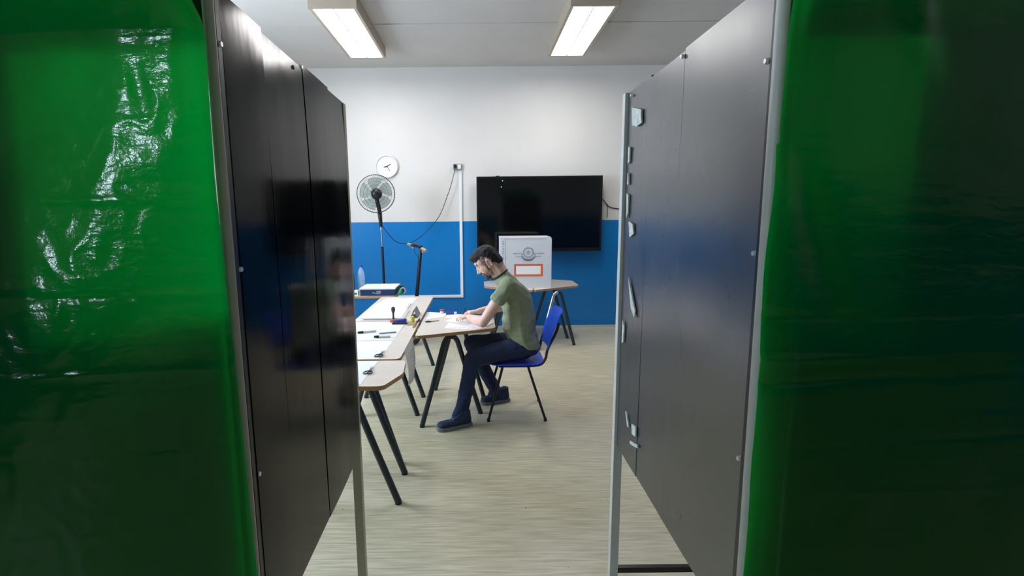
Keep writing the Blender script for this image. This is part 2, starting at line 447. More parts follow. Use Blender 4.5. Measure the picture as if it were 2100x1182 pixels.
# ------------------------------------------------------------------ voting booth dividers and green sheets
def divider(side):
    s = side
    if s < 0:
        xi = -0.460; segs = [(0.945, 1.128, 0.0, .006), (1.128, 1.400, .002, -.006), (1.400, 1.640, -.001, .008), (1.640, 1.822, .001, -.004)]
        zt, zb = 2.0, 0.685; bmt = M['board_l']; post = M['cream']; name = 'black glossy booth divider panel on the left, beside the near desk'
        bolts = [(.937, 1.905), (.945, 1.50), (.952, 1.075), (1.36, 1.985)]
    else:
        xi = 0.540; segs = [(0.945, 1.347, 0.0, -.004), (1.347, 1.600, .0015, .003), (1.600, 1.832, .0005, .001)]
        zt, zb = 2.018, 0.695; bmt = M['board_r']; post = M['alu']; name = 'black scuffed booth divider panel on the right, with torn paper bits'
        bolts = [(.961, 1.874), (.956, 1.52), (.957, 1.096), (1.355, 2.0), (1.78, 2.0)]
    t = thing('booth_divider', name, 'partition', (xi, 1.38, 0), 0, 'black booth dividers')
    for i, (a, b, off, bow) in enumerate(segs):
        # every board is a slightly warped sheet
        bm = NB(); n = 10; zn = 12; V = []
        dz = (0, -.006, .002, -.003)[i]
        for k in range(n + 1):
            u = k / n; y = a + .0007 + (b - a - .0014) * u; row = []
            for j in range(zn + 1):
                v = j / zn; z = zb + (zt + dz - zb) * v
                if s > 0 and i < 2:      # the joint on the right panel runs slightly aslant
                    yj = y + (0.02 * (1 - v) if (i == 0 and k == n) else (0.02 * (1 - v) if (i == 1 and k == 0) else 0))
                else: yj = y
                x = xi + s * off * .4 + bow * math.sin(PI * u) * 0.10 + 0.0022 * noise.noise(Vector((y * 2.2, z * 1.3, i * 9 + s * 4))) + .0003 * noise.noise(Vector((y * 12, z * 3, 4)))
                row.append((x, yj, z))
            if s < 0: row = [(p[0] - .012 * (y - 1.38) , p[1], p[2]) for p in row]
            if s < 0 and i in (0, 1, 2, 3): row = [(p[0] - (.0015, .006, .006, .006)[i] * (max(0, p[2] - 1.62) / .38) ** 2, p[1], p[2]) for p in row]
            V.append(row)
        inner = [[bm.verts.new(p) for p in row] for row in V]
        outer = [[bm.verts.new((p[0] + s * .012, p[1], p[2])) for p in row] for row in V]
        for k in range(n):
            for j in range(zn):
                bm.faces.new((inner[k][j], inner[k + 1][j], inner[k + 1][j + 1], inner[k][j + 1]))
                bm.faces.new((outer[k][j], outer[k][j + 1], outer[k + 1][j + 1], outer[k + 1][j]))
        for k in range(n):
            for j in (0, zn): bm.faces.new((inner[k][j], inner[k + 1][j], outer[k + 1][j], outer[k][j]))
        for j in range(zn):
            for k in (0, n): bm.faces.new((inner[k][j], inner[k][j + 1], outer[k][j + 1], outer[k][j]))
        obj('board', bm, bmt, t, smooth=True)
    y1 = segs[-1][1]
    # near-edge black trim, posts, rails
    obj('edge_trim', box(NB(), xi - .004 if s > 0 else xi - .014, xi + .014 if s > 0 else xi + .004, .928, .952, zb, zt, .002), M['edge'], t)
    if s < 0:
        obj('near_post', tube(NB(), [(-.466, .922, .0), (-.464, .922, 2.1)], .0100, 14), post, t, True)
        obj('far_post', box(NB(), -.502, -.4685, y1 + .001, y1 + .034, 0, zt - .004, .003), post, t)
    else:
        obj('near_post', tube(NB(), [(.545, .922, .0), (.538, .922, 1.5), (.536, .922, 2.1)], .0115, 14), post, t, True)
        obj('far_post', box(NB(), .529, .563, y1 + .001, y1 + .034, 0, zt + .004, .003), post, t)
        obj('crossbar', box(NB(), .563, 1.3, y1 + .008, y1 + .03, .132, .155, .002), M['edge'], t)
    for (y, z) in bolts:
        xb = xi - s * .006
        bm = NB(); cyl(bm, (xb + s * .004, y, z), (xb - s * .002, y, z), .006, .0045, 12)
        obj('bolt', bm, M['bolt'], t)
    if s > 0:
        sc = [[(1.769, 1.958), (1.668, 1.932), (1.66, 1.889), (1.705, 1.884), (1.758, 1.897)],
              [(1.792, 1.83), (1.772, 1.826), (1.775, 1.78), (1.79, 1.77)],
              [(1.79, 1.74), (1.778, 1.735), (1.776, 1.70), (1.788, 1.698)],
              [(1.795, 1.67), (1.77, 1.66), (1.772, 1.60), (1.785, 1.58)],
              [(1.76, 1.57), (1.71, 1.562), (1.70, 1.53), (1.74, 1.515)],
              [(1.742, 1.375), (1.71, 1.34), (1.655, 1.27), (1.655, 1.245), (1.70, 1.27)],
              [(1.79, 1.21), (1.77, 1.19), (1.775, 1.13), (1.79, 1.12)],
              [(1.72, .885), (1.70, .878), (1.675, .84), (1.69, .838)],
              [(1.645, .868), (1.60, .875), (1.60, .84), (1.635, .835)],
              [(1.655, .80), (1.575, .822), (1.572, .812), (1.65, .79)]]
        for q in sc:
            bm = NB(); a = [bm.verts.new((xi - .0062 - .001 * (k % 2), p[0], p[1])) for k, p in enumerate(q)]
            b_ = [bm.verts.new((xi - .0015, p[0], p[1])) for p in q]
            bm.faces.new(a); bm.faces.new(b_[::-1])
            for k in range(len(q)):
                k2 = (k + 1) % len(q); bm.faces.new((a[k], a[k2], b_[k2], b_[k]))
            obj('paper_scrap', bm, M['scrap'], t)
    return t
divider(-1); divider(1)

def ridge(v, w_): return math.exp(-(v / w_) ** 2)
def N3(x, y, z): return noise.noise(Vector((x, y, z)))
DB = [(1.07, .38), (1.34, .32), (1.45, .25), (1.60, .19), (1.68, .15), (1.93, .065)]
def lerp_tab(z, T):
    if z <= T[0][0]: return T[0][1]
    for (a, b), (c, d) in zip(T, T[1:]):
        if z <= c: return b + (d - b) * (z - a) / (c - a)
    return T[-1][1]
def sheet_left():
    x1, x0, z0, z1 = -.462, -1.36, .42, 2.2; nx, nz_ = 230, 420
    folds = [(1.900, .0035, .006), (1.630, .0028, .006), (1.462, -.0028, .006), (1.322, .0026, .006), (1.17, -.002, .007), (1.01, .0015, .007), (.85, -.0015, .007)]
    V = []; Fc = []
    for j in range(nz_ + 1):
        z = z0 + (z1 - z0) * j / nz_
        # right edge follows the photographed hem
        if z > 1.92: xe = -.447 - (z - 1.92) * .28
        elif z > 1.46: xe = -.447 - .016 * min(1, (1.92 - z) / .25)
        else: xe = -.463 + .012 * (1.46 - z) / .6
        for i in range(nx + 1):
            u = i / nx; x = xe + (x0 - xe) * u; d = (xe - x)
            y = .873
            y += .012 * math.exp(-(d / .02) ** 2)                 # hem turns back round the post
            y += d * (.022 + .195 * max(-.66, z - 1.93))        # slight twist: pulled flat at the top, slack below
            # long diagonal drape where the sheet is pulled from the top corner
            dl = d - lerp_tab(z, DB); y += .020 * (1 - math.exp(-(dl / .2) ** 2))      # falls away on both sides of the long drape
            c = d - (.045 + .30 * max(0, 1.75 - z)) - .03 * N3(z * 5, 1, 2)
            y -= .0022 * math.exp(-(c / .05) ** 2) * (0.5 + .5 * min(1, max(0, (z - .8) * 2)))
            c2 = d - (.15 + .42 * max(0, 1.72 - z)) - .03 * N3(z * 4, 7, 2)
            y -= .0016 * math.exp(-(c2 / .035) ** 2)
            y += .0045 * N3(x * 2.4, z * 1.8, 3)
            crump = min(1, max(0, 1.25 - abs(d - .16 - .35 * max(0, 1.7 - z)) * 4.2))
            y += .0022 * crump * N3(x * 11 + 3, z * 7, 1) + .0016 * crump * abs(N3(x * 24, z * 17, 8)) * 1.6
            y += .0003 * N3(x * 7, z * 60, 5)
            for (fz, am, wd) in folds:
                q = z - fz - .004 * N3(x * 4, fz * 9, 0)
                y -= am * math.exp(-abs(q) / wd) * (.7 + .6 * N3(x * 6, fz * 5, 3))
            y -= max(0, min(z, 1.90) - 1.66) * .05
            if z > 1.90: y -= (z - 1.90) * .5
            V.append((x, y, z))
    for j in range(nz_):
        for i in range(nx):
            a = j * (nx + 1) + i; Fc.append((a, a + nx + 1, a + nx + 2, a + 1))
    o = obj('plastic_sheet', (V, [], Fc), M['tarp'], None, True)
    return tag(o, 'shiny green plastic sheet with white glints hung across the left booth', 'plastic sheet', 'green booth sheets')
def sheet_right():
    xe0, x1, z0, z1 = .53, 1.42, .42, 2.2; nx, nz_ = 200, 360
    folds = [(1.915, .0035, .006), (1.41, -.003, .006), (1.335, .006, .010), (1.29, -.0035, .006), (1.16, -.002, .005), (1.06, .002, .006)]
    V = []; Fc = []
    for j in range(nz_ + 1):
        z = z0 + (z1 - z0) * j / nz_
        xe = .528 + (.006 if z > 1.72 else 0) + .004 * N3(z * 5, 0, 4)
        for i in range(nx + 1):
            u = i / nx; x = xe + (x1 - xe) * u; d = x - xe
            y = .885 + .010 * math.exp(-(d / .016) ** 2) + .03 * d
            y += .014 * N3(x * 2.6, z * 2.0, 13) + .004 * N3(x * 9, z * 7, 11) + .0006 * N3(x * 6, z * 55, 5)
            # slanting crease from the upper post down to the right
            c = d - (.025 + .30 * max(0, 1.74 - z)); y += .010 * math.exp(-(c / .03) ** 2) * max(0, min(1, (z - 1.35) * 4))
            c2 = d - (.2 + .30 * max(0, 1.95 - z)); y -= .012 * math.exp(-(c2 / .03) ** 2) * max(0, min(1, (z - 1.8) * 8))
            y -= .004 * math.exp(-((d - .055) / .006) ** 2) * max(0, min(1, (1.5 - z) * 5))
            for (fz, am, wd) in folds:
                q = z - fz - .008 * N3(x * 4, fz * 9, 0) - (.04 * d - .012 if fz < 1.4 else 0)
                y -= am * math.exp(-abs(q) / wd) * (.6 + .8 * N3(x * 5, fz * 5, 3))
            if z > 1.915: y -= (z - 1.915) * .16
            V.append((x, y, z))
    for j in range(nz_):
        for i in range(nx):
            a = j * (nx + 1) + i; Fc.append((a, a + 1, a + nx + 2, a + nx + 1))
    o = obj('plastic_sheet', (V, [], Fc), M['tarp'], None, True)
    return tag(o, 'dark dull green plastic sheet hung across the right booth', 'plastic sheet', 'green booth sheets')
sheet_left(); sheet_right()
# unseen black boards added behind the sheets to block light shining through
for s in (-1, 1):
    t = thing('booth_light_block', ('unseen black boards added to block light behind the shiny green sheet on the left' if s < 0 else 'unseen black boards added to block light behind the dark green sheet on the right'),
              'voting booth', (s * 1.0, .96, 0), 0, 'light blockers behind the sheets')
    zl, zh = (1.43, 1.905) if s < 0 else (1.43, 1.918)
    xin, xop, xout = (-.49, -.80, -1.36) if s < 0 else (.595, .775, 1.42)
    def bb(name, a, b, z0, z1): obj(name, box(NB(), min(a, b), max(a, b), .952, .966, z0, z1, .002), M['edge'], t)
    bb('lower_board', xin, xout, .60, zl); bb('outer_blocker', xop, xout, zl + .002, zh - .002); bb('upper_board', xin - s * .0 if s < 0 else .572, xout, zh, 2.05)
    xp = -1.40 if s < 0 else 1.46
    obj('post', box(NB(), xp - .015, xp + .015, .944, .974, 0, 2.05, .002), M['alu'], t)
    obj('side_board', box(NB(), xp - .006, xp + .006, .975, 1.80, .685, 2.0, .002), M['edge'], t)
    if s > 0: obj('rear_blocker', box(NB(), .58, 1.42, 1.81, 1.822, .70, 2.0, .002), M['edge'], t)  # added to keep room light off the back of the right sheet

# ------------------------------------------------------------------ school desks
TZ = .72
def desk(label, poly, frames, group='trapezoid school desks', legm='leg', rad=.05):
    cx = sum(p[0] for p in poly) / len(poly); cy = sum(p[1] for p in poly) / len(poly)
    t = thing('school_desk', label, 'desk', (cx, cy, 0), 0, group)
    bm = prism(NB(), rpoly(poly, rad), TZ - .024, TZ, 1, 0)
    obj('tabletop', bm, [M['lam'], M['wood']], t)
    ap = []
    for (a, b, *mm) in frames:
        A = Vector((a[0], a[1], 0)); B = Vector((b[0], b[1], 0)); mid = (A + B) / 2; d = (B - A).normalized()
        h = TZ - .045
        for (P, sg) in ((A, -1), (B, 1)):
            top = mid + d * sg * .06 + Vector((0, 0, h - .05))
            pts = [P + Vector((0, 0, .012)), P.lerp(top, .5) + Vector((0, 0, 0)), top, mid + d * sg * .035 + Vector((0, 0, h - .012)), mid + Vector((0, 0, h))]
            pts[1] = P + (top - P) * .5
            path = [pts[0], pts[1]] + smooth_path(pts[2:], 5)
            g = obj('leg', tube(NB(), path, .0195, 14), M[mm[0]] if mm and sg < 0 else M[legm], t, True)
            cap = NB(); cyl(cap, P, P + Vector((0, 0, .02)), .020, .0185, 14)
            obj('foot_cap', cap, M['black'], g)
        ap.append(mid + Vector((0, 0, TZ - .035)))
    if len(ap) == 2:
        d = (ap[1] - ap[0]); d.normalize(); s = Vector((-d.y, d.x, 0)) * .02
        bm = NB(); tube(bm, [ap[0], ap[1]], .012, 8)
        obj('frame_rail', bm, M[legm], t)
    return t
desk('beige school desk nearest the camera, cut corner beside the left panel',
     [(-1.12, 2.47), (-.50, 2.47), (-.425, 2.68), (-.445, 2.93), (-1.12, 2.93)], [((-1.02, 2.566), (-.458, 2.566)), ((-1.02, 2.885), (-.469, 2.885))], rad=.035)
desk('beige school desk in the middle of the left row, covered with papers and pens',
     [(-1.045, 2.955), (-.487, 2.955), (-.487, 4.055), (-1.045, 4.055)], [((-1.0, 3.02), (-.515, 3.02)), ((-1.0, 3.80), (-.50, 3.80))])
desk('beige school desk at the far end of the left row, carrying the paper stack',
     [(-1.05, 4.065), (-.487, 4.065), (-.485, 5.33), (-1.05, 5.33)], [((-1.0, 4.2), (-.494, 4.2)), ((-1.0, 5.13), (-.49, 5.13))])
desk('trapezoid school desk at which the man sits writing',
     [(-.468, 3.535), (.135, 3.775), (.135, 4.22), (-.468, 4.46)], [((-.435, 3.575), (.01, 3.826)), ((-.40, 4.38), (.045, 4.12))])
desk('school desk by the blue wall under the right half of the ballot box',
     [(.66, 5.70), (1.25, 6.05), (1.25, 6.50), (.66, 6.80)], [((.72, 5.70), (1.173, 5.905), 'chrome'), ((.72, 6.5), (1.151, 6.244))])
desk('school desk by the blue wall under the left half of the ballot box',
     [(.65, 5.70), (.65, 6.80), (.08, 6.50), (.08, 6.05)], [((.16, 5.95), (.60, 5.78)), ((.16, 6.3), (.60, 6.5))])
desk('school desk by the blue wall carrying the navy box and bottle',
     [(-1.95, 5.37), (-.90, 5.37), (-.90, 5.87), (-1.95, 5.87)], [((-1.88, 5.43), (-1.88, 5.80)), ((-.97, 5.43), (-.97, 5.80))])

# ------------------------------------------------------------------ screen, socket, trunking, clock on the back wall
t = thing('wall_screen', 'large black flat screen mounted on the wall behind the ballot box', 'screen', (.85, YB, 1.08))
bm = NB()
X0, X1, Z0, Z1 = -.005, 1.672, 1.095, 2.096
box(bm, X0, X1, YB - .155, YB - .138, Z0, Z0 + .045, .003); box(bm, X0, X1, YB - .155, YB - .138, Z1 - .026, Z1, .003)
box(bm, X0, X0 + .026, YB - .155, YB - .138, Z0 + .045, Z1 - .026, .003); box(bm, X1 - .026, X1, YB - .155, YB - .138, Z0 + .045, Z1 - .026, .003)
obj('bezel', bm, M['bezel'], t)
obj('glass', box(NB(), X0 + .025, X1 - .025, YB - .150, YB - .140, Z0 + .044, Z1 - .025), M['screen'], t)
obj('housing', box(NB(), X0 + .01, X1 - .01, YB - .138, YB - .09, Z0 + .01, Z1 - .01, .006), M['black'], t)
for xa in (.3, 1.2): obj('wall_bracket', box(NB(), xa, xa + .2, YB - .09, YB, 1.3, 1.9), M['black'], t)
bm = NB(); box(bm, .25, .30, YB - .154, YB - .13, Z1, Z1 + .008); obj('camera_clip', bm, M['black'], t)
for xa, za in ((.335, 2.03), (.318, 1.95)): obj('sticker', box(NB(), xa, xa + .012, YB - .0725, YB - .1505, za, za + .017), M['scrap'], t)

t = thing('socket_box', 'small grey socket box high on the white wall at the cable', 'socket', (-.26, YB, 2.235))
obj('housing', box(NB(), -.315, -.205, YB - .045, YB, 2.195, 2.275, .006), M['grey'], t)
obj('cover', box(NB(), -.262, -.212, YB - .05, YB - .045, 2.207, 2.265, .002), M['wplastic'], t)
obj('plug', box(NB(), -.308, -.272, YB - .075, YB - .045, 2.215, 2.262, .004), M['black'], t)
t = thing('cable_trunking', 'white square cable trunking running down the blue wall and left', 'cable trunking', (-.225, YB, .46))
obj('vertical_duct', box(NB(), -.242, -.204, YB - .024, YB - .0005, .49, 2.19, .002), M['trunk'], t)
obj('horizontal_duct', box(NB(), -2.2, -.204, YB - .024, YB - .0005, .452, .488, .002), M['trunk'], t)

t = thing('wall_clock', 'round white wall clock above the standing fan', 'clock', (-1.21, YB, 2.25))
Rc = Matrix.Rotation(PI / 2, 4, 'X'); Rc.translation = (-1.21, YB, 2.25)
obj('case', lathe(NB(), [(0, 0), (.150, 0), (.150, .035), (.143, .042), (.134, .036), (.134, .022), (0, .022)], Rc, 48), M['wplastic'], t, False)
obj('dial', lathe(NB(), [(0, .0225), (.132, .0225), (.132, .024), (0, .024)], Rc, 48), M['paper'], t)
for k in range(12):
    bm = NB(); a = k * PI / 6; L = .014 if k % 3 else .022
    q = Matrix.Rotation(a, 4, 'Y'); q.translation = (-1.21, YB - .0245, 2.25)
    box(bm, -.002, .002, -.001, .001, .118 - L, .118, 0, q)
    obj('hour_mark', bm, M['grey'], t)
for nm, a, L, wd in (('hour_hand', 1.05, .06, .005), ('minute_hand', 2.5, .075, .0035), ('second_hand', 4.5, .04, .006)):
    q = Matrix.Rotation(a, 4, 'Y'); q.translation = (-1.21, YB - .027, 2.25)
    obj(nm, box(NB(), -wd, wd, -.001, .001, -.012, L, 0, q), M['ink2'], t)

# cables
tag(obj('power_cable', tube(NB(), [(-.292, 6.77, 2.22), (-.30, 6.76, 2.16), (-.345, 6.77, 2.0), (-.395, 6.77, 1.86), (-.52, 6.76, 1.57), (-.72, 6.7, 1.345), (-.86, 6.55, 1.25), (-.96, 6.45, 1.235), (-1.06, 6.35, 1.28), (-1.165, 6.18, 1.45), (-1.178, 6.125, 1.51)], .0045, 8, 6), M['black'], None, True),
    'thin dark power cable sagging from the wall socket to the fan', 'cable')
tag(obj('screen_cable', tube(NB(), [(1.66, 6.80, 1.80), (1.72, 6.82, 1.775), (1.765, 6.835, 1.72), (1.83, 6.84, 1.675), (1.95, 6.84, 1.655), (2.08, 6.84, 1.628), (2.3, 6.84, 1.62)], .006, 8, 5), M['black'], None, True),
    'black cable leading from the right edge of the large screen', 'cable')
tag(obj('hanging_wire', tube(NB(), [(1.775, 6.84, 1.73), (1.782, 6.842, 1.64), (1.779, 6.842, 1.535)], .0045, 8, 5), M['black'], None, True),
    'short black wire hanging straight down beside the large screen', 'cable')

# ------------------------------------------------------------------ standing fan
t = thing('standing_fan', 'black standing fan with teal blades before the blue wall', 'fan', (-1.165, 6.12, 0))
fc = Vector((-1.236, 6.16, 1.862)); Rf = Matrix.Rotation(math.radians(-90), 4, 'X') @ Matrix.Identity(4)
Rf = (Vector((-.25, .95, .05)).normalized()).to_track_quat('Z', 'Y').to_matrix().to_4x4(); Rf.translation = fc
def cage(zc, sgn, name):
    bm = NB(); R0 = .228
    for rr in (R0, .19, .15, .11, .07):
        z = zc + sgn * .055 * (1 - (rr / R0) ** 2)
        pts = [Rf @ Vector((rr * math.cos(a * PI / 18), rr * math.sin(a * PI / 18), z)) for a in range(37)]
        tube(bm, pts, .0042 if rr == R0 else .0010, 6)
    for k in range(60):
        a = k * PI / 30; pts = []
        for i in range(6):
            rr = .05 + (R0 - .05) * i / 5; z = zc + sgn * .055 * (1 - (rr / R0) ** 2)
            pts.append(Rf @ Vector((rr * math.cos(a + .25 * (1 - i / 5)), rr * math.sin(a + .25 * (1 - i / 5)), z)))
        tube(bm, pts, .0008, 4)
    o = obj(name, bm, M['black'], t); o['kind'] = 'stuff'; return o
cage(-.012, -1, 'rear_grille'); cage(.012, 1, 'front_grille')
for k in range(5):
    bm = NB(); a0 = k * 2 * PI / 5; G = []
    for i in range(7):
        rr = .045 + .15 * i / 6; row = []
        for j in range(7):
            a = a0 + (j / 6 - .5) * (1.15 - .1 * abs(i - 4)) + .3 * i / 6
            row.append(bm.verts.new(Rf @ Vector((rr * math.cos(a), rr * math.sin(a), (j / 6 - .5) * .04))))
        G.append(row)
    for i in range(6):
        for j in range(6): bm.faces.new((G[i][j], G[i][j + 1], G[i + 1][j + 1], G[i + 1][j]))
    o = obj('blade', bm, M['blade'], t, True)
obj('hub', lathe(NB(), [(0, -.03), (.045, -.03), (.05, -.01), (.05, .02), (.035, .04), (0, .045)], Rf, 24), M['black'], t, True)
obj('motor', lathe(NB(), [(0, -.18), (.035, -.178), (.058, -.155), (.066, -.11), (.064, -.075), (.05, -.06), (0, -.06)], Rf, 28), M['black'], t, True)
obj('neck', hull(NB(), [((-1.215, 6.05, 1.83), (.026, .03, .02)), ((-1.195, 6.09, 1.70), (.026, .028, .02)), ((-1.185, 6.11, 1.60), (.02, .022, .02))]), M['black'], t, True)
obj('collar', hull(NB(), [((-1.19, 6.11, 1.64), (.028, .028, .02)), ((-1.182, 6.12, 1.47), (.02, .02, .015))]), M['black'], t, True)
obj('inner_pole', tube(NB(), [(-1.182, 6.12, 1.48), (-1.176, 6.12, 1.20)], .0095, 12), M['chrome'], t, True)
obj('outer_pole', tube(NB(), [(-1.176, 6.12, 1.22), (-1.165, 6.12, .03)], .016, 12), M['blacksteel'], t, True)
obj('base', lathe(NB(), [(0, .0), (.19, .0), (.2, .012), (.17, .03), (.05, .05), (.025, .08), (0, .08)], Matrix.Translation((-1.165, 6.12, 0)), 36), M['black'], t, True)

# ------------------------------------------------------------------ electric scooter
t = thing('electric_scooter', 'black folding scooter with tan grips leaning near the blue wall', 'scooter', (-.80, 6.0, 0))
top = Vector((-.690, 6.03, 1.185)); bot = Vector((-.80, 6.0, .20))
obj('stem', hull(hull(NB(), [(top, .021), ((-.775, 6.007, .42), .024)]), [((-.775, 6.007, .44), (.032, .04, .03)), (bot, (.03, .035, .03))]), M['blacksteel'], t, True)
L = Vector((-.865, 6.25, 1.235)); Rr = Vector((-.605, 5.80, 1.185)); dv = Rr - L
hb = obj('handlebar', tube(NB(), [L, L + dv * .5 + Vector((0, 0, .012)), Rr], .013, 12, 5), M['blacksteel'], t, True)
obj('grip', tube(NB(), [L - dv * .04, L + dv * .17 + Vector((0, 0, .006))], .0175, 12), M['tan'], hb, True)
obj('grip', tube(NB(), [Rr + dv * .02, Rr - dv * .22 + Vector((0, 0, .008))], .0175, 12), M['tan'], hb, True)
obj('display', hull(NB(), [(L + dv * .38 + Vector((0, -.01, .03)), (.03, .02, .016)), (L + dv * .70 + Vector((0, -.01, .03)), (.03, .02, .014))]), M['black'], t, True)
obj('brake_lever', tube(NB(), [L + dv * .3 + Vector((.0, -.03, -.005)), L + dv * .2 + Vector((.03, -.06, -.03)), L + dv * .02 + Vector((.03, -.06, -.035))], .006, 8, 4), M['grey'], t, True)
obj('brake_cable', tube(NB(), [L + dv * .35 + Vector((0, -.01, 0)), L + dv * .4 + Vector((.0, -.05, -.07)), top + Vector((-.03, -.02, -.10)), top + Vector((-.03, -.02, -.2))], .0035, 8, 5), M['black'], t, True)
obj('lamp', hull(NB(), [((-.665, 6.0, 1.16), (.015, .015, .02)), ((-.66, 5.985, 1.15), .014)]), M['grey'], t, True)
obj('folding_clamp', box(NB(), -.81, -.765, 5.965, 6.02, .50, .56, .008), M['red'], t)
obj('front_fork', hull(NB(), [((-.80, 6.0, .24), (.035, .04, .03)), ((-.812, 5.995, .12), (.02, .05, .02))]), M['blacksteel'], t, True)
Rw = Vector((.42, .9, 0)).normalized().to_track_quat('Z', 'Y').to_matrix().to_4x4()
for nm, c in (('front_wheel', (-.815, 6.0, .108)), ('rear_wheel', (-1.62, 6.35, .108))):
    R_ = Rw.copy(); R_.translation = c
    wh = obj(nm, lathe(NB(), [(.05, -.02), (.085, -.022), (.102, -.018), (.108, 0), (.102, .018), (.085, .022), (.05, .02), (.05, -.02)], R_, 32), M['black'], t, True)
    obj('rim', lathe(NB(), [(0, -.014), (.052, -.014), (.052, .014), (0, .014)], R_, 24), M['grey'], wh)
obj('deck', hull(NB(), [((-.93, 6.05, .14), (.04, .06, .025)), ((-1.50, 6.30, .13), (.04, .075, .025))]), M['blacksteel'], t, True)

# ------------------------------------------------------------------ things on the back desk
t = thing('navy_box', 'flat navy blue box with a white lid on the back desk', 'box', (-1.11, 5.56, TZ))
obj('body', box(NB(), -1.30, -.915, 5.39, 5.74, TZ, TZ + .072, .003), M['navy'], t)
obj('lid', box(NB(), -1.305, -.910, 5.385, 5.745, TZ + .072, TZ + .088, .003), M['paper2'], t)
bm = NB(); box(bm, -1.165, -1.14, 5.3885, 5.39, TZ + .028, TZ + .040); box(bm, -1.132, -1.075, 5.3885, 5.39, TZ + .022, TZ + .036); box(bm, -1.118, -1.07, 5.3885, 5.39, TZ + .039, TZ + .056)
obj('printed_mark', bm, M['ink'], t)
t = thing('water_bottle', 'clear plastic water bottle with blue cap behind the navy box', 'bottle', (-1.345, 5.66, TZ))
T_ = Matrix.Translation((-1.345, 5.66, TZ))
obj('bottle_body', lathe(NB(), [(0, .001), (.034, .001), (.04, .01), (.04, .06), (.036, .07), (.04, .08), (.04, .13), (.036, .14), (.041, .155), (.041, .20), (.034, .24), (.018, .275), (.014, .285), (.014, .30)], T_, 28), M['pet'], t, True)
obj('label_band', lathe(NB(), [(.0415, .09), (.042, .095), (.042, .145), (.0415, .15)], T_, 28), M['water'], t, True)
obj('cap', lathe(NB(), [(0, .318), (.016, .318), (.017, .298), (.017, .296), (0, .296)], T_, 20), M['blueink'], t)
o = hull(NB(), [((-1.435, 5.58, TZ + .02), (.033, .033, .018)), ((-1.435, 5.58, TZ + .215), (.031, .031, .012))])
t = thing('thermos_flask', 'dark thermos flask left of the water bottle', 'flask', (-1.435, 5.58, TZ))
obj('body', o, M['blacksteel'], t, True)
obj('lid', lathe(NB(), [(0, .262), (.02, .26), (.024, .25), (.024, .222), (0, .222)], Matrix.Translation((-1.435, 5.58, TZ)), 20), M['red'], t)
t = thing('tape_box', 'small white and green carton at the left end of the navy box', 'carton', (-1.355, 5.42, TZ))
obj('carton', box(NB(), -1.395, -1.322, 5.39, 5.45, TZ, TZ + .058, .002), M['paper2'], t)
obj('green_label', box(NB(), -1.380, -1.335, 5.3885, 5.39, TZ + .015, TZ + .038), M['green'], t)
t = thing('tape_dispenser', 'black and green tape dispenser at the right corner of the back desk', 'tape dispenser', (-.86, 5.41, TZ))
obj('body', hull(NB(), [((-.872, 5.43, TZ + .016), (.03, .022, .015)), ((-.855, 5.43, TZ + .05), (.022, .02, .02))]), M['green'], t, True)
Rt = Matrix.Rotation(PI / 2, 4, 'X'); Rt.translation = (-.857, 5.44, TZ + .062)
obj('tape_roll', lathe(NB(), [(.02, -.014), (.046, -.014), (.046, .014), (.02, .014), (.02, -.014)], Rt, 24), M['black'], t, False)
obj('handle', tube(NB(), [(-.87, 5.43, TZ + .05), (-.83, 5.42, TZ + .085), (-.80, 5.41, TZ + .055), (-.815, 5.41, TZ + .02)], .009, 8, 4), M['grey'], t, True)

# ------------------------------------------------------------------ ballot box
bx0, bx1, by0, by1, bz1 = .275, .877, 5.84, 6.34, TZ + .605
t = thing('ballot_box', 'large white cardboard ballot box with an orange framed panel', 'ballot box', ((bx0 + bx1) / 2, 6.09, TZ))
obj('carton', box(NB(), bx0, bx1, by0, by1, TZ, bz1 - .012, .004), M['card'], t)
bm = NB(); prism(bm, [(bx0 - .003, by0 - .003), (bx1 - .07, by0 - .003), (bx1 + .003, by0 + .07), (bx1 + .003, by1 + .003), (bx0 - .003, by1 + .003)], bz1 - .012, bz1)
obj('lid', bm, M['card'], t)
obj('side_flap', box(NB(), bx0 - .002, bx0 + .052, by0 - .004, by0, TZ + .002, bz1 - .013, .001), M['card'], t)
bm = NB()
for k in range(15):
    z = TZ + .16 + k * .028
    box(bm, bx0 + .020, bx0 + .030 + .005 * ((k * 5) % 3), by0 - .005, by0 - .004, z, z + .010 + .004 * (k % 2))
obj('perforation', bm, M['ink'], t)
def frame_bm(x0, x1, z0, z1, wd, y0, y1):
    bm = NB(); box(bm, x0, x1, y0, y1, z0, z0 + wd); box(bm, x0, x1, y0, y1, z1 - wd, z1)
    box(bm, x0, x0 + wd, y0, y1, z0 + wd, z1 - wd); box(bm, x1 - wd, x1, y0, y1, z0 + wd, z1 - wd); return bm
obj('orange_frame', frame_bm(.432, .772, .866, 1.012, .024, by0 - .0025, by0), M['orange'], t)
obj('name_panel', box(NB(), .456, .748, by0 - .002, by0, .890, .988), M['paper'], t)
bm = NB(); cxe, cze = .600, 1.148
for k in range(24):      # cogged wheel of the emblem
    a = k * PI / 12; q = Matrix.Rotation(a, 4, 'Y'); q.translation = (cxe, by0 - .001, cze)
    box(bm, -.0085, .0085, -.0008, .001, .048, .068 if k % 2 else .060, 0, q)
pts = []
for k in range(10):
    rr = .040 if k % 2 == 0 else .0165; a = k * PI / 5; pts.append((cxe + rr * math.sin(a), cze + rr * math.cos(a)))
va = [bm.verts.new((p[0], by0 - .0016, p[1])) for p in pts]; bm.faces.new(va)
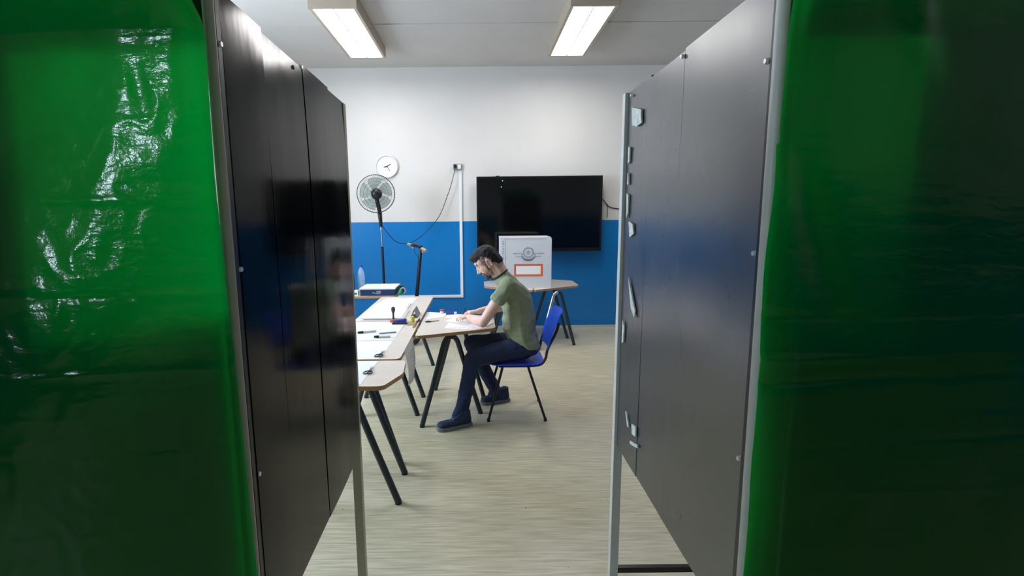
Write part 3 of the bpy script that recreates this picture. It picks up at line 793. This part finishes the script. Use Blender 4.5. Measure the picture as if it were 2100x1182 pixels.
for s in (-1, 1):        # the two leafy branches
    for k in range(7):
        a = math.radians(118 + (-s) * 0 + k * 17); ang = a if s > 0 else -a
        px, pz = cxe + .088 * math.sin(ang), cze + .088 * math.cos(ang)
        q = Matrix.Rotation(ang + s * 1.0, 4, 'Y'); q.translation = (px, by0 - .001, pz)
        box(bm, -.006, .006, -.0008, .001, -.018, .018, .003, q)
box(bm, cxe - .055, cxe + .055, by0 - .0018, by0, cze - .098, cze - .084)
box(bm, .445, .53, by0 - .0012, by0, 1.097, 1.105); box(bm, .672, .752, by0 - .0012, by0, 1.097, 1.105)
obj('emblem', bm, M['emblem'], t)
text_mesh('lettering', 'MINISTERO', .0235, M['emblem'], t, (.478, by0 - .0012, 1.137)); text_mesh('lettering', "DELL'INTERNO", .0195, M['emblem'], t, (.722, by0 - .0012, 1.137))

# ------------------------------------------------------------------ papers and stationery
def sheet(name, label, pts, z, th=.0012, m_='paper', cat='paper', group=None):
    o = obj(name, prism(NB(), [Vector(p) for p in pts], z, z + th), M[m_]); return tag(o, label, cat, group)
sheet('paper_sheet', 'large white paper sheet covering the left of the nearest desk', [(-1.10, 2.50), (-.622, 2.50), (-.612, 2.92), (-1.10, 2.92)], TZ, cat='paper', group='white sheets on the left desks')
sheet('paper_sheet', 'large white paper sheet at the near end of the middle desk', [(-1.03, 2.965), (-.612, 2.965), (-.603, 3.40), (-1.03, 3.38)], TZ, group='white sheets on the left desks')
sheet('paper_sheet', 'cream paper sheet with pens lying on the middle desk', [(-1.02, 3.42), (-.602, 3.43), (-.600, 4.02), (-1.02, 4.02)], TZ, m_='paper2', group='white sheets on the left desks')
t = thing('paper_stack', 'thick stack of white ballot papers on the far left desk', 'paper stack', (-.83, 4.35, TZ))
for k in range(5):
    j = .006 * ((k * 7) % 4 - 1.5)
    obj('paper_layer', box(NB(), -.985 + j, -.645 + j, 4.10 + j, 4.50 - j, TZ + k * .0045, TZ + k * .0045 + .0042), M['paper'], t)
t = thing('paper_stack', 'second white paper stack behind, at the middle of the far desk', 'paper stack', (-.83, 4.7, TZ))
for k in range(4):
    j = .007 * ((k * 5) % 3 - 1)
    obj('paper_layer', box(NB(), -.985 + j, -.675 + j, 4.54 + j, 4.85 + j, TZ + k * .004, TZ + k * .004 + .0037), M['paper'], t)
sheet('paper_sheet', 'cream register sheet near the far edge of the left desk row', [(-1.0, 4.90), (-.66, 4.92), (-.65, 5.22), (-.98, 5.22)], TZ, m_='paper2', group='white sheets on the left desks')
# sign sheet hanging over the desk edge
bm = NB(); G = []
for i in range(9):
    u = i / 8; row = []
    for j in range(13):
        v = j / 12
        z = TZ + .002 - v * .27 - (.05 * u * v); y = 3.12 + .40 * u + .10 * v; x = -.482 + .015 * math.sin(v * 3) + .012 * math.sin(u * 4) * v
        row.append(bm.verts.new((x, y, z)))
    G.append(row)
for i in range(8):
    for j in range(12): bm.faces.new((G[i][j], G[i][j + 1], G[i + 1][j + 1], G[i + 1][j]))
t = thing('hanging_notice', 'white paper notice hanging from the right edge of the middle desk', 'paper notice', (-.48, 3.3, TZ))
obj('sheet', bm, M['paper2'], t, True)
bm = NB()
for k in range(6):
    box(bm, -.4665 + .0006 * k, -.4655 + .0006 * k, 3.27 + k * .02, 3.42 + .01 * (k % 3) + k * .02, .66 - k * .035, .664 - k * .035)
obj('printed_line', bm, M['ink'], t)

def pen(label, a, b, r, m_, capm='black', z=TZ + .003, name='pen'):
    a = Vector((*a, z + r)); b = Vector((*b, z + r)); d = (b - a)
    t = thing(name, label, 'pen', tuple(a - Vector((0, 0, r))), 0, 'pens on the desks')
    obj('barrel', tube(NB(), [a, a + d * .72], r, 10), M[m_], t, True)
    obj('cap', tube(NB(), [a + d * .70, b], r * 1.15, 10, taper=r * .9), M[capm], t, True)
    return t
pen('dark capped marker, left one of two on the cream sheet', (-.78, 3.68), (-.905, 3.62), .008, 'wplastic')
pen('black capped marker, right one of two on the cream sheet', (-.64, 3.50), (-.755, 3.49), .008, 'wplastic')
pen('thin grey pen lying behind the two markers', (-.62, 3.64), (-.74, 3.60), .005, 'grey', 'ink')
t = thing('stamp', 'upright wooden handled rubber stamp on the middle desk', 'stamp', (-.703, 4.02, TZ))
obj('base', box(NB(), -.73, -.676, 4.0, 4.04, TZ + .0012, TZ + .028, .003), M['orange'], t)
obj('handle', lathe(NB(), [(0, .028), (.010, .028), (.008, .05), (.008, .075), (.016, .10), (.017, .118), (.010, .130), (0, .131)], Matrix.Translation((-.703, 4.02, TZ)), 16), M['ink2'], t, True)
t = thing('stapler', 'dark blue stapler in front of the wooden stamp', 'stapler', (-.63, 3.95, TZ))
obj('base', box(NB(), -.70, -.575, 3.93, 3.965, TZ + .0012, TZ + .012, .002), M['black'], t)
obj('arm', hull(NB(), [((-.69, 3.947, TZ + .028), (.012, .014, .010)), ((-.60, 3.947, TZ + .036), (.02, .016, .012))]), M['blueink'], t, True)
t = thing('ink_pad', 'blue ink pad beside the stapler', 'ink pad', (-.64, 4.02, TZ))
obj('tray', box(NB(), -.672, -.595, 3.985, 4.045, TZ + .0012, TZ + .016, .003), M['blueink'], t)
obj('lid', box(NB(), -.668, -.599, 3.989, 4.041, TZ + .016, TZ + .026, .003), M['ink'], t)
t = thing('glue_stick', 'yellow glue stick at the right edge of the middle desk', 'glue stick', (-.545, 4.03, TZ))
obj('tube', lathe(NB(), [(0, 0), (.016, 0), (.016, .03), (0, .03)], Matrix.Translation((-.545, 4.02, TZ)), 18), M['yellow'], t)
obj('cap', lathe(NB(), [(0, .03), (.017, .03), (.017, .046), (.012, .05), (0, .05)], Matrix.Translation((-.545, 4.02, TZ)), 18), M['yellow'], t)
t = thing('yellow_note_pad', 'pale yellow sticky note pad beside the glue stick', 'note pad', (-.58, 3.99, TZ))
obj('pad', box(NB(), -.615 + .04, -.535 + .03, 3.90, 3.965, TZ, TZ + .008), M['tan'], t)
# pen holder tent card
t = thing('clear_stand', 'grey folded card stand beside the paper stack', 'card stand', (-.60, 4.3, TZ))
bm = NB()
q = Matrix.Rotation(math.radians(24), 4, 'Y'); q.translation = (-.585, 4.28, TZ + .003)
box(bm, -.0015, .0015, -.10, .10, 0, .075, 0, q); obj('front_leaf', bm, M['scrap'], t)
q = Matrix.Rotation(math.radians(-24), 4, 'Y'); q.translation = (-.522, 4.28, TZ + .003)
bm = NB(); box(bm, -.0015, .0015, -.10, .10, 0, .075, 0, q); obj('rear_leaf', bm, M['grey'], t)
# scissors and small tools on the seam
def scissors(label, p, ang, sc=1.0, group='scissors on the desks', z=TZ + .006):
    t = thing('scissors', label, 'scissors', (p[0], p[1], z), ang, group)
    W = abs_mat(t)
    for s in (-1, 1):
        bm = NB()
        for (a, b, r1, r2) in (((0, 0, 0), (.10 * sc, s * .010 * sc, 0), .005, .002),):
            tube(bm, [W @ Vector(a), W @ Vector(b)], r1 * sc, 8, taper=r2 * sc)
        bl = obj('blade', bm, M['grey'], t)
        pts = [W @ Vector((-.02 * sc - .035 * sc * (1 - math.cos(k * PI / 8)), -s * (.016 * sc + .018 * sc * math.sin(k * PI / 8)), 0)) for k in range(17)]
        obj('finger_loop', tube(NB(), [W @ Vector((0, 0, 0))] + pts, .0042 * sc, 8), M['black'], t, True)
    return t
scissors('black handled scissors lying across the seam of the middle desk', (-.625, 3.06), math.radians(86), .75)
scissors('black handled scissors at the left corner of the nearest desk', (-.622, 2.72), math.radians(88), .7)
scissors('black handled scissors lying open on the desk of the man', (-.385, 4.03), math.radians(25), .62, z=TZ + .004)
pen('dark pen lying along the gap beside the desk of the man', (-.505, 3.98), (-.497, 4.12), .006, 'black', z=TZ + .001)
pen('olive pen at the right edge of the middle desk', (-.512, 3.80), (-.505, 3.93), .006, 'tan', z=TZ + .001)
# desk of the man
GP = 'papers on the desk of the man'
sheet('ballot_paper', 'white and pink printed sheet at the front edge under the left forearm', [(-.265, 3.79), (-.03, 3.735), (.085, 3.785), (-.05, 3.90), (-.24, 3.98)], TZ, m_='paper', group=GP)
t = thing('open_register', 'open white register lying under both hands of the man', 'register', (-.1, 4.1, TZ))
obj('left_page', prism(NB(), [Vector(p) for p in ((-.27, 4.03), (-.10, 3.92), (-.03, 4.06), (-.20, 4.18))], TZ + .0014, TZ + .006), M['paper'], t)
obj('right_page', prism(NB(), [Vector(p) for p in ((-.10, 3.915), (.07, 3.82), (.13, 3.96), (-.03, 4.055))], TZ + .0014, TZ + .006), M['paper2'], t)
sheet('ballot_paper', 'white sheet at the far left corner of the writing desk', [(-.445, 4.12), (-.30, 4.22), (-.28, 4.37), (-.445, 4.44)], TZ, m_='paper', group=GP)
sheet('ballot_paper', 'white sheet at the far edge beyond the hands', [(-.29, 4.20), (-.10, 4.16), (.02, 4.22), (-.08, 4.285), (-.25, 4.355)], TZ, m_='paper', group=GP)
t = thing('ink_bottle', 'small red capped container on the far edge of the writing desk', 'container', (-.335, 4.40, TZ))
obj('body', lathe(NB(), [(0, .001), (.018, .001), (.018, .022), (0, .022)], Matrix.Translation((-.325, 4.375, TZ)), 18), M['wplastic'], t)
obj('cap', lathe(NB(), [(0, .022), (.019, .022), (.019, .035), (0, .036)], Matrix.Translation((-.325, 4.375, TZ)), 18), M['red'], t)
t = thing('blue_eraser', 'dark blue marker box on the far edge of the writing desk', 'marker box', (-.26, 4.37, TZ))
obj('block', box(NB(), -.285, -.215, 4.31, 4.34, TZ + .0013, TZ + .022, .004), M['blueink'], t)
obj('cap', box(NB(), -.214, -.19, 4.31, 4.34, TZ + .0013, TZ + .022, .004), M['wplastic'], t)
bm = NB()
for k in range(6): box(bm, -.225 + k * .034, -.205 + k * .034 + .004 * (k % 3), 3.797 - k * .005, 3.805 - k * .005 + .004 * (k % 2), TZ + .0012, TZ + .0018)
tag(obj('pink_print', bm, M['pink']), 'row of small pink printed marks on the front sheet', 'printed marks')

# ------------------------------------------------------------------ chair
t = thing('school_chair', 'blue plastic school chair with black tube legs', 'chair', (.30, 3.87, 0))
def shell(name, fn, nu=14, nv=14, th=.006):
    bm = NB(); A = [[bm.verts.new(fn(i / nu, j / nv)) for j in range(nv + 1)] for i in range(nu + 1)]
    for i in range(nu):
        for j in range(nv): bm.faces.new((A[i][j], A[i + 1][j], A[i + 1][j + 1], A[i][j + 1]))
    bmesh.ops.recalc_face_normals(bm, faces=bm.faces)
    bmesh.ops.solidify(bm, geom=bm.faces[:], thickness=th)
    return obj(name, bm, M['bluechair'], t, True)
def seat_fn(u, v):
    x = .10 + .41 * u; vv = v * 2 - 1; hw = .205 - .03 * max(0, abs(u - .5) * 2) ** 4
    z = .452 - .018 * (1 - vv * vv) * math.sin(PI * min(1, u * .9 + .1)) - (.035 * max(0, .25 - u) * 4) ** 1.5 * .6 + .05 * max(0, u - .85) ** 1 * 2
    return (x, 3.875 + vv * hw, z)
shell('seat', seat_fn)
def back_fn(u, v):
    vv = v * 2 - 1; z = .55 + .305 * u; hw = .205 - .03 * max(0, abs(u - .5) * 2) ** 4
    x = .528 + .078 * u + .03 * u ** 3 + .028 * (1 - vv * vv)
    return (x, 3.875 + vv * hw, z - .012 * abs(vv) ** 3 * u)
shell('backrest', back_fn)
for s in (-1, 1):
    y = 3.875 + s * .175; yf = 3.875 + s * .212
    obj('side_tube', tube(NB(), [(.155, y, .434), (.30, y, .434), (.43, y, .436), (.49, y, .452), (.520, y, .50), (.535, y, .57), (.598, y, .70), (.616, y, .77)], .0105, 10, 4), M['blacksteel'], t, True)
    for xt, xf in ((.185, .073), (.385, .516)):
        g = obj('leg', tube(NB(), [(xt, y, .43), (xt + (xf - xt) * .15, y + (yf - y) * .1, .36), (xf, yf, .012)], .0105, 10, 4), M['blacksteel'], t, True)
        obj('foot_cap', cyl(NB(), (xf, yf, 0), (xf, yf, .025), .0135, .012, 12), M['black'], g)
obj('cross_tube', tube(NB(), [(.185, 3.70, .426), (.185, 4.05, .426)], .009, 10), M['blacksteel'], t, True)
obj('cross_tube', tube(NB(), [(.385, 3.70, .426), (.385, 4.05, .426)], .009, 10), M['blacksteel'], t, True)

# ------------------------------------------------------------------ the man
man = thing('person', 'seated man in olive t-shirt and dark jeans, bent over writing', 'person', (.36, 3.88, 0))
hp = math.radians(36)
Fd = Vector((-math.cos(hp), 0, -math.sin(hp))); Ud = Vector((-math.sin(hp), 0, math.cos(hp))); Sd = Vector((0, 1, 0))
RH = Matrix((Fd, Sd, Ud)).transposed()
HC = Vector((.074, 3.86, 1.228))
def H(f, s, u): return HC + Fd * f + Sd * s + Ud * u
def HE(f, s, u, r): return (H(f, s, u), r, RH)
NS, FS = Vector((.225, 3.70, 1.065)), Vector((.235, 4.06, 1.065))
NE, FE = Vector((.036, 3.720, .777)), Vector((.205, 4.23, .80))
NW, FWr = Vector((-.070, 3.905, .782)), Vector((.005, 4.135, .785))
bm = NB()
# skull, jaw, face
hull(bm, [HE(-.015, 0, .035, (.088, .074, .084)), HE(.02, 0, .03, (.068, .068, .078))])
hull(bm, [HE(.02, 0, .0, (.068, .064, .06)), HE(.045, 0, -.075, (.034, .042, .03))])
hull(bm, [HE(-.005, 0, -.03, (.05, .062, .04)), HE(.02, 0, -.075, (.035, .052, .03))])
hull(bm, [HE(.06, 0, -.092, (.024, .024, .022)), HE(.03, 0, -.085, (.03, .045, .025))])
hull(bm, [HE(.074, 0, .045, (.018, .045, .022)), HE(.078, 0, .022, (.012, .042, .010))])       # brow
hull(bm, [HE(.086, 0, .015, (.007, .008, .008)), HE(.107, 0, -.030, (.010, .0105, .009)), HE(.085, 0, -.033, (.009, .015, .008))])   # nose
hull(bm, [HE(.090, .013, -.033, (.008, .006, .006)), HE(.090, -.013, -.033, (.008, .006, .006))])
hull(bm, [HE(.082, .0, -.056, (.010, .024, .006)), HE(.078, 0, -.058, (.012, .026, .008))])     # lips
hull(bm, [HE(.079, .0, -.068, (.010, .020, .006))])
for s in (-1, 1):
    hull(bm, [HE(.052, s * .038, -.018, (.022, .020, .024)), HE(.03, s * .045, -.03, (.025, .02, .03))])       # cheek
    hull(bm, [HE(.066, s * .030, .010, (.012, .016, .010))])        # lid
    # ear
    for a0 in range(0, 10):
        a = math.radians(-60 + a0 * 34)
        if a0 < 9:
            b_ = math.radians(-60 + (a0 + 1) * 34)
            hull(bm, [HE(-.012 + .017 * math.cos(a), s * .077, -.008 + .030 * math.sin(a), (.006, .006, .006)), HE(-.012 + .017 * math.cos(b_), s * .077, -.008 + .030 * math.sin(b_), (.006, .006, .006))], 2)
    hull(bm, [HE(-.010, s * .070, -.008, (.014, .006, .026))])
    hull(bm, [HE(.002, s * .073, -.034, (.009, .006, .009))])
# neck
hull(bm, [HE(-.052, 0, -.035, (.056, .058, .05)), ((.205, 3.873, 1.10), (.066, .066, .04))])
hull(bm, [HE(-.015, 0, -.055, (.045, .05, .04)), ((.195, 3.875, 1.07), (.055, .06, .03))])
hull(bm, [HE(.015, 0, -.085, (.03, .045, .02)), ((.170, 3.872, 1.10), (.045, .052, .035))])
# trunk
SH = (.105, .15, .10)
hull(bm, [((.235, 3.875, 1.04), (.07, .10, .06)), (NS, (.05, .05, .05)), (FS, (.05, .05, .05)), ((.30, 3.875, .96), (.105, .155, .08))])
hull(bm, [((.30, 3.875, .94), (.11, .155, .08)), ((.345, 3.875, .75), (.095, .14, .08))])
hull(bm, [((.345, 3.875, .75), (.095, .14, .08)), ((.37, 3.875, .575), (.105, .165, .09))])
# arms
def limb(bm, a, b, r1, r2, mid=None):
    a, b = Vector(a), Vector(b)
    if mid: m_ = a.lerp(b, mid[0]); hull(bm, [(a, r1), (m_, mid[1])], 4); hull(bm, [(m_, mid[1]), (b, r2)], 4)
    else: hull(bm, [(a, r1), (b, r2)], 4)
limb(bm, NS, NE, .050, .037, (.45, .047)); limb(bm, FS, FE, .050, .037, (.45, .047))
limb(bm, NE, NW, .038, .024, (.3, .040)); limb(bm, FE, FWr, .038, .024, (.3, .040))
# legs
NH, FH = Vector((.35, 3.79, .560)), Vector((.36, 3.965, .550))
NK, FK = Vector((-.047, 3.712, .492)), Vector((-.06, 4.03, .535))
NA, FA = Vector((-.135, 3.595, .10)), Vector((.135, 4.055, .115))
limb(bm, NH, NK, .078, .052); limb(bm, FH, FK, .078, .052)
limb(bm, NK, NA, .052, .033, (.3, .052)); limb(bm, FK, FA, .052, .033, (.3, .052))
hull(bm, [(NA, .033), ((-.12, 3.60, .055), (.030, .03, .025))]); hull(bm, [((-.12, 3.60, .045), (.03, .03, .015)), ((-.24, 3.545, .035), (.025, .028, .010))])
hull(bm, [(FA, .033), ((.16, 4.06, .06), (.030, .03, .025))]); hull(bm, [((.16, 4.06, .045), (.03, .03, .015)), ((.07, 4.025, .035), (.025, .028, .010))])
# hands
def hand(bm, W, K, side, pen_grip=False):
    """palm from wrist W to knuckles K, lying palm down; side: +1 thumb on the +lateral side"""
    W, K = Vector(W), Vector(K); d = (K - W).normalized(); lat = Vector((-d.y, d.x, 0)).normalized(); upv = lat.cross(d) * -1
    if upv.z < 0: upv = -upv
    hull(bm, [(W, (.022, .022, .017)), (K + lat * .030, (.011, .011, .011)), (K - lat * .030, (.011, .011, .0105)), (K + lat * .012 + upv * .003, (.012, .012, .012))])
    for i, ln in enumerate((.060, .070, .074, .066) if side < 0 else (.066, .074, .070, .060)):
        base = K + lat * (-.0315 + .021 * i); p = base; sp = (i - 1.5) * .07
        dd = (d + lat * sp).normalized(); pitch = 0.12
        for seg, fr in enumerate((.46, .31, .23)):
            pitch += (.28, .55, .45)[seg]
            q = p + (dd * math.cos(pitch) - upv * math.sin(pitch)) * ln * fr
            if q.z < TZ + .012: q.z = TZ + .012
            hull(bm, [(p, .0092 - .0008 * seg), (q, .0084 - .0008 * seg)], 2); p = q
    a = W + d * .022 + lat * side * .020; b_ = a + (d * .55 + lat * side * .75) * .036 - upv * .010; c = b_ + (d * .95 + lat * side * .1) * .030 - upv * .006; e = c + (d * .9 - lat * side * .35) * .024 - upv * .004
    for v in (b_, c, e): v.z = max(v.z, TZ + .014)
    hull(bm, [(a, .014), (b_, .012)], 2); hull(bm, [(b_, .011), (c, .0095)], 2); hull(bm, [(c, .0095), (e, .008)], 2)
hand(bm, NW, (-.128, 3.968, .778), 1); hand(bm, FWr, (-.072, 4.105, .782), -1)
body = fuse('body', bm, M['skin'], man, .0036, 4)
def ss(a, b, x):
    t_ = max(0.0, min(1.0, (x - a) / (b - a))); return t_ * t_ * (3 - 2 * t_)
at = body.data.attributes.new('stubble', 'FLOAT', 'POINT'); Wb = abs_mat(man); vals = []
for v in body.data.vertices:
    p = Wb @ v.co - HC; k = 0.0
    if p.length < .2:
        f, s_, u = p.dot(Fd), abs(p.y), p.dot(Ud)
        ear = 1 - ss(.070, .074, s_)
        side = ss(.042, .05, s_) * (1 - ss(.030, .046, f)) * ss(-.012, .012, u) * ear
        burn = ss(.045, .055, s_) * ss(-.002, .006, f) * (1 - ss(.022, .034, f)) * ss(-.075, -.06, u) * ear
        nape = (1 - ss(-.045, -.03, f)) * ss(-.098, -.075, u)
        line = -.048 - .25 * max(0, .055 - f)
        beard = ss(.000, .012, f) * (1 - ss(line - .012, line + .004, u)) * ss(-.125, -.10, u) * (1 - .6 * ss(.086, .092, f))
        k = max(.80 * side, .8 * burn, .55 * nape, .68 * beard) * (.85 + .3 * noise.noise(p * 120))
    vals.append(max(0, min(1, k)))
at.data.foreach_set('value', vals)

# hair
bm = NB()
hull(bm, [HE(-.022, 0, .050, (.094, .074, .086)), HE(.035, 0, .074, (.062, .060, .056))])
hull(bm, [HE(.055, 0, .088, (.045, .054, .036)), HE(.088, 0, .092, (.016, .040, .018))])
hull(bm, [HE(-.05, 0, .03, (.066, .070, .08)), HE(-.068, 0, -.034, (.052, .060, .046))])
hr = fuse('hair', bm, M['hair'], man, .005, 2, lambda p: .004 * noise.noise(p * 70) + .003 * noise.noise(p * 28))
bm = NB()
for s in (-1, 1):
    hull(bm, [HE(.048, s * .032, -.092, (.012, .010, .012)), HE(.062, s * .022, -.096, (.015, .012, .015))])
    hull(bm, [HE(.088, s * .004, -.046, (.006, .006, .004)), HE(.072, s * .027, -.056, (.005, .005, .005))])
    hull(bm, [HE(.072, s * .027, -.056, (.005, .005, .006)), HE(.062, s * .030, -.080, (.010, .006, .010))])
hull(bm, [HE(.066, 0, -.096, (.022, .024, .018)), HE(.074, 0, -.084, (.012, .016, .008))])
hull(bm, [HE(.066, 0, -.104, (.020, .024, .016)), HE(.04, 0, -.106, (.02, .03, .010))])
fuse('beard', bm, M['beard'], man, .0035, 2, lambda p: .002 * noise.noise(p * 120))
for s in (-1, 1):
    obj('eyebrow', hull(NB(), [HE(.089, s * .016, .034, (.004, .005, .004)), HE(.078, s * .042, .030, (.004, .006, .0035))]), M['hair'], man, True)
    obj('eye', hull(NB(), [HE(.0755, s * .024, .006, (.004, .006, .0025)), HE(.0745, s * .036, .006, (.004, .006, .0022))]), M['eye'], man, True)
# t-shirt
def wr(p): return (.004 + .010 * max(0, min(1, (.80 - p.z) * 5))) * noise.noise(Vector((p.x * 12, p.y * 8, p.z * 26))) * .9 + .009 * noise.noise(Vector((p.x * 9, p.y * 6, p.z * 16))) + .0035 * noise.noise(Vector((p.x * 22, p.y * 12, p.z * 34)))
bm = NB()
hull(bm, [((.245, 3.875, 1.045), (.085, .11, .065)), (NS, (.062, .060, .060)), (FS, (.062, .060, .060)), ((.305, 3.875, .965), (.122, .172, .08))])
hull(bm, [((.176, 3.871, 1.124), (.068, .070, .012), Vector((-.55, 0, .83)).normalized().to_track_quat('Z', 'Y').to_matrix()), ((.235, 3.875, 1.06), (.085, .14, .06)), ((.225, 3.875, 1.09), (.06, .10, .05))])
hull(bm, [((.305, 3.875, .95), (.124, .172, .08)), ((.325, 3.875, .82), (.132, .168, .06))])
hull(bm, [((.325, 3.875, .82), (.132, .168, .06)), ((.325, 3.875, .70), (.140, .170, .05))])
hull(bm, [((.325, 3.875, .70), (.140, .170, .05)), ((.365, 3.875, .595), (.125, .185, .05))])
hull(bm, [((.365, 3.875, .595), (.125, .185, .05)), ((.395, 3.875, .555), (.105, .175, .035))])
for S_, E_ in ((NS, NE), (FS, FE)):
    d = (E_ - S_).normalized(); q = d.to_track_quat('Z', 'Y').to_matrix()
    e = S_ + d * (.150 if S_ is NS else .15)
    hull(bm, [(S_, .062), (e, (.064, .062, .008), q)])
fuse('t_shirt', bm, M['shirt'], man, .006, 3, wr)
bm = NB()
q = Vector((-.55, 0, .83)).normalized().to_track_quat('Z', 'Y').to_matrix()
for k in range(20):
    a, b_ = k * PI / 10, (k + 1) * PI / 10
    c = Vector((.172, 3.870, 1.130))
    hull(bm, [(c + q @ Vector((.070 * math.cos(a), .072 * math.sin(a), 0)), (.005, .005, .010), q), (c + q @ Vector((.070 * math.cos(b_), .072 * math.sin(b_), 0)), (.005, .005, .010), q)], 2)
fuse('collar', bm, M['collar'], man, .004, 2)
# jeans
bm = NB()
hull(bm, [((.365, 3.875, .60), (.115, .17, .03)), ((.375, 3.875, .54), (.115, .18, .075)), (NH, .092), (FH, .092)])
def pant(h, k, a, seat=True):
    hull(bm, [(h, (.105, .096, .098)), (h.lerp(k, .5), (.088, .082, .084))])
    hull(bm, [(h.lerp(k, .5), (.088, .082, .084)), (k, .067)])
    d = (a - k).normalized(); q = d.to_track_quat('Z', 'Y').to_matrix()
    hull(bm, [(k, .066), (k.lerp(a, .35), .062)]); hull(bm, [(k.lerp(a, .35), .062), (k.lerp(a, 1.10), (.050, .052, .010), q)])
pant(NH, NK, NA); pant(FH, FK, FA)
def wj(p): return .004 * noise.noise(Vector((p.x * 14, p.y * 10, p.z * 22))) + .003 * noise.noise(Vector((p.x * 30, p.y * 20, p.z * 50)))
jn = fuse('jeans', bm, M['jeans'], man, .006, 3, wj)
# shoes
def shoe(heel, toe, lab):
    heel, toe = Vector(heel), Vector(toe); d = (toe - heel); L = d.length; ang = math.atan2(d.y, d.x)
    R = Matrix.Rotation(ang, 4, 'Z'); R.translation = heel; R3 = R.to_3x3()
    def P(f, s, z): return R @ Vector((f, s, z))
    bm = NB()
    hull(bm, [(P(.035, 0, .045), (.035, .034, .025), R3), (P(.045, 0, .110), (.036, .034, .02), R3)])
    hull(bm, [(P(.045, 0, .118), (.038, .036, .018), R3), (P(.115, 0, .070), (.032, .033, .016), R3), (P(.10, 0, .035), (.04, .036, .014), R3)])
    hull(bm, [(P(.10, 0, .055), (.04, .036, .022), R3), (P(L - .047, 0, .044), (.044, .043, .024), R3), (P(.05, 0, .04), (.04, .034, .02), R3)])
    hull(bm, [(P(.085, 0, .112), (.026, .030, .018), R3), (P(.13, 0, .078), (.028, .032, .014), R3), (P(.05, 0, .10), (.036, .034, .02), R3)])
    sh = fuse('shoe', bm, M['shoe'], man, .005, 2)
    bm = NB()
    prism(bm, [R @ Vector(p + (0,)) for p in [(-.002 + 0, -.026), (-.004, .0), (-.002, .026), (.03, .036), (.10, .036), (.18, .046), (L - .03, .043), (L - .004, .026), (L, 0), (L - .004, -.026), (L - .03, -.043), (.18, -.046), (.10, -.036), (.03, -.036)]], 0.001, .028)
    bmesh.ops.bevel(bm, geom=bm.edges[:], offset=.004, segments=2, affect='EDGES')
    obj('sole', bm, M['sole'], sh)
    for k in range(4):
        f = .108 + k * .022; z = .108 - k * .012
        obj('lace', tube(NB(), [P(f, -.026, z - .010), P(f + .004, 0, z + .001), P(f, .026, z - .010)], .0035, 8, 4), M['lace'], sh, True)
    return sh
shoe((-.060, 3.605, 0), (-.318, 3.497, 0), 'near'); shoe((.262, 4.095, 0), (.012, 4.012, 0), 'far')
for A_, hx, hy, tx, ty in ((NA, -.115, 3.603, -.175, 3.57), (FA, .165, 4.06, .12, 4.045)):
    bm = NB(); hull(bm, [(A_ + Vector((0, 0, .05)), .042), (Vector((A_.x, A_.y, .085)), (.043, .041, .03)), (Vector((tx, ty, .092)), (.034, .034, .020))])
    obj('sock', bm, M['jeans'], man, True)
# pen held in the near hand
pen_t = thing('pen', 'dark blue pen held between the hands of the man', 'pen', (-.14, 4.03, .75), 0, None)
obj('barrel', tube(NB(), [(-.150, 4.03, .732), (-.120, 4.055, .80)], .0042, 8), M['blueink'], pen_t, True)
obj('cap', tube(NB(), [(-.120, 4.055, .80), (-.108, 4.065, .828)], .005, 8), M['black'], pen_t, True)
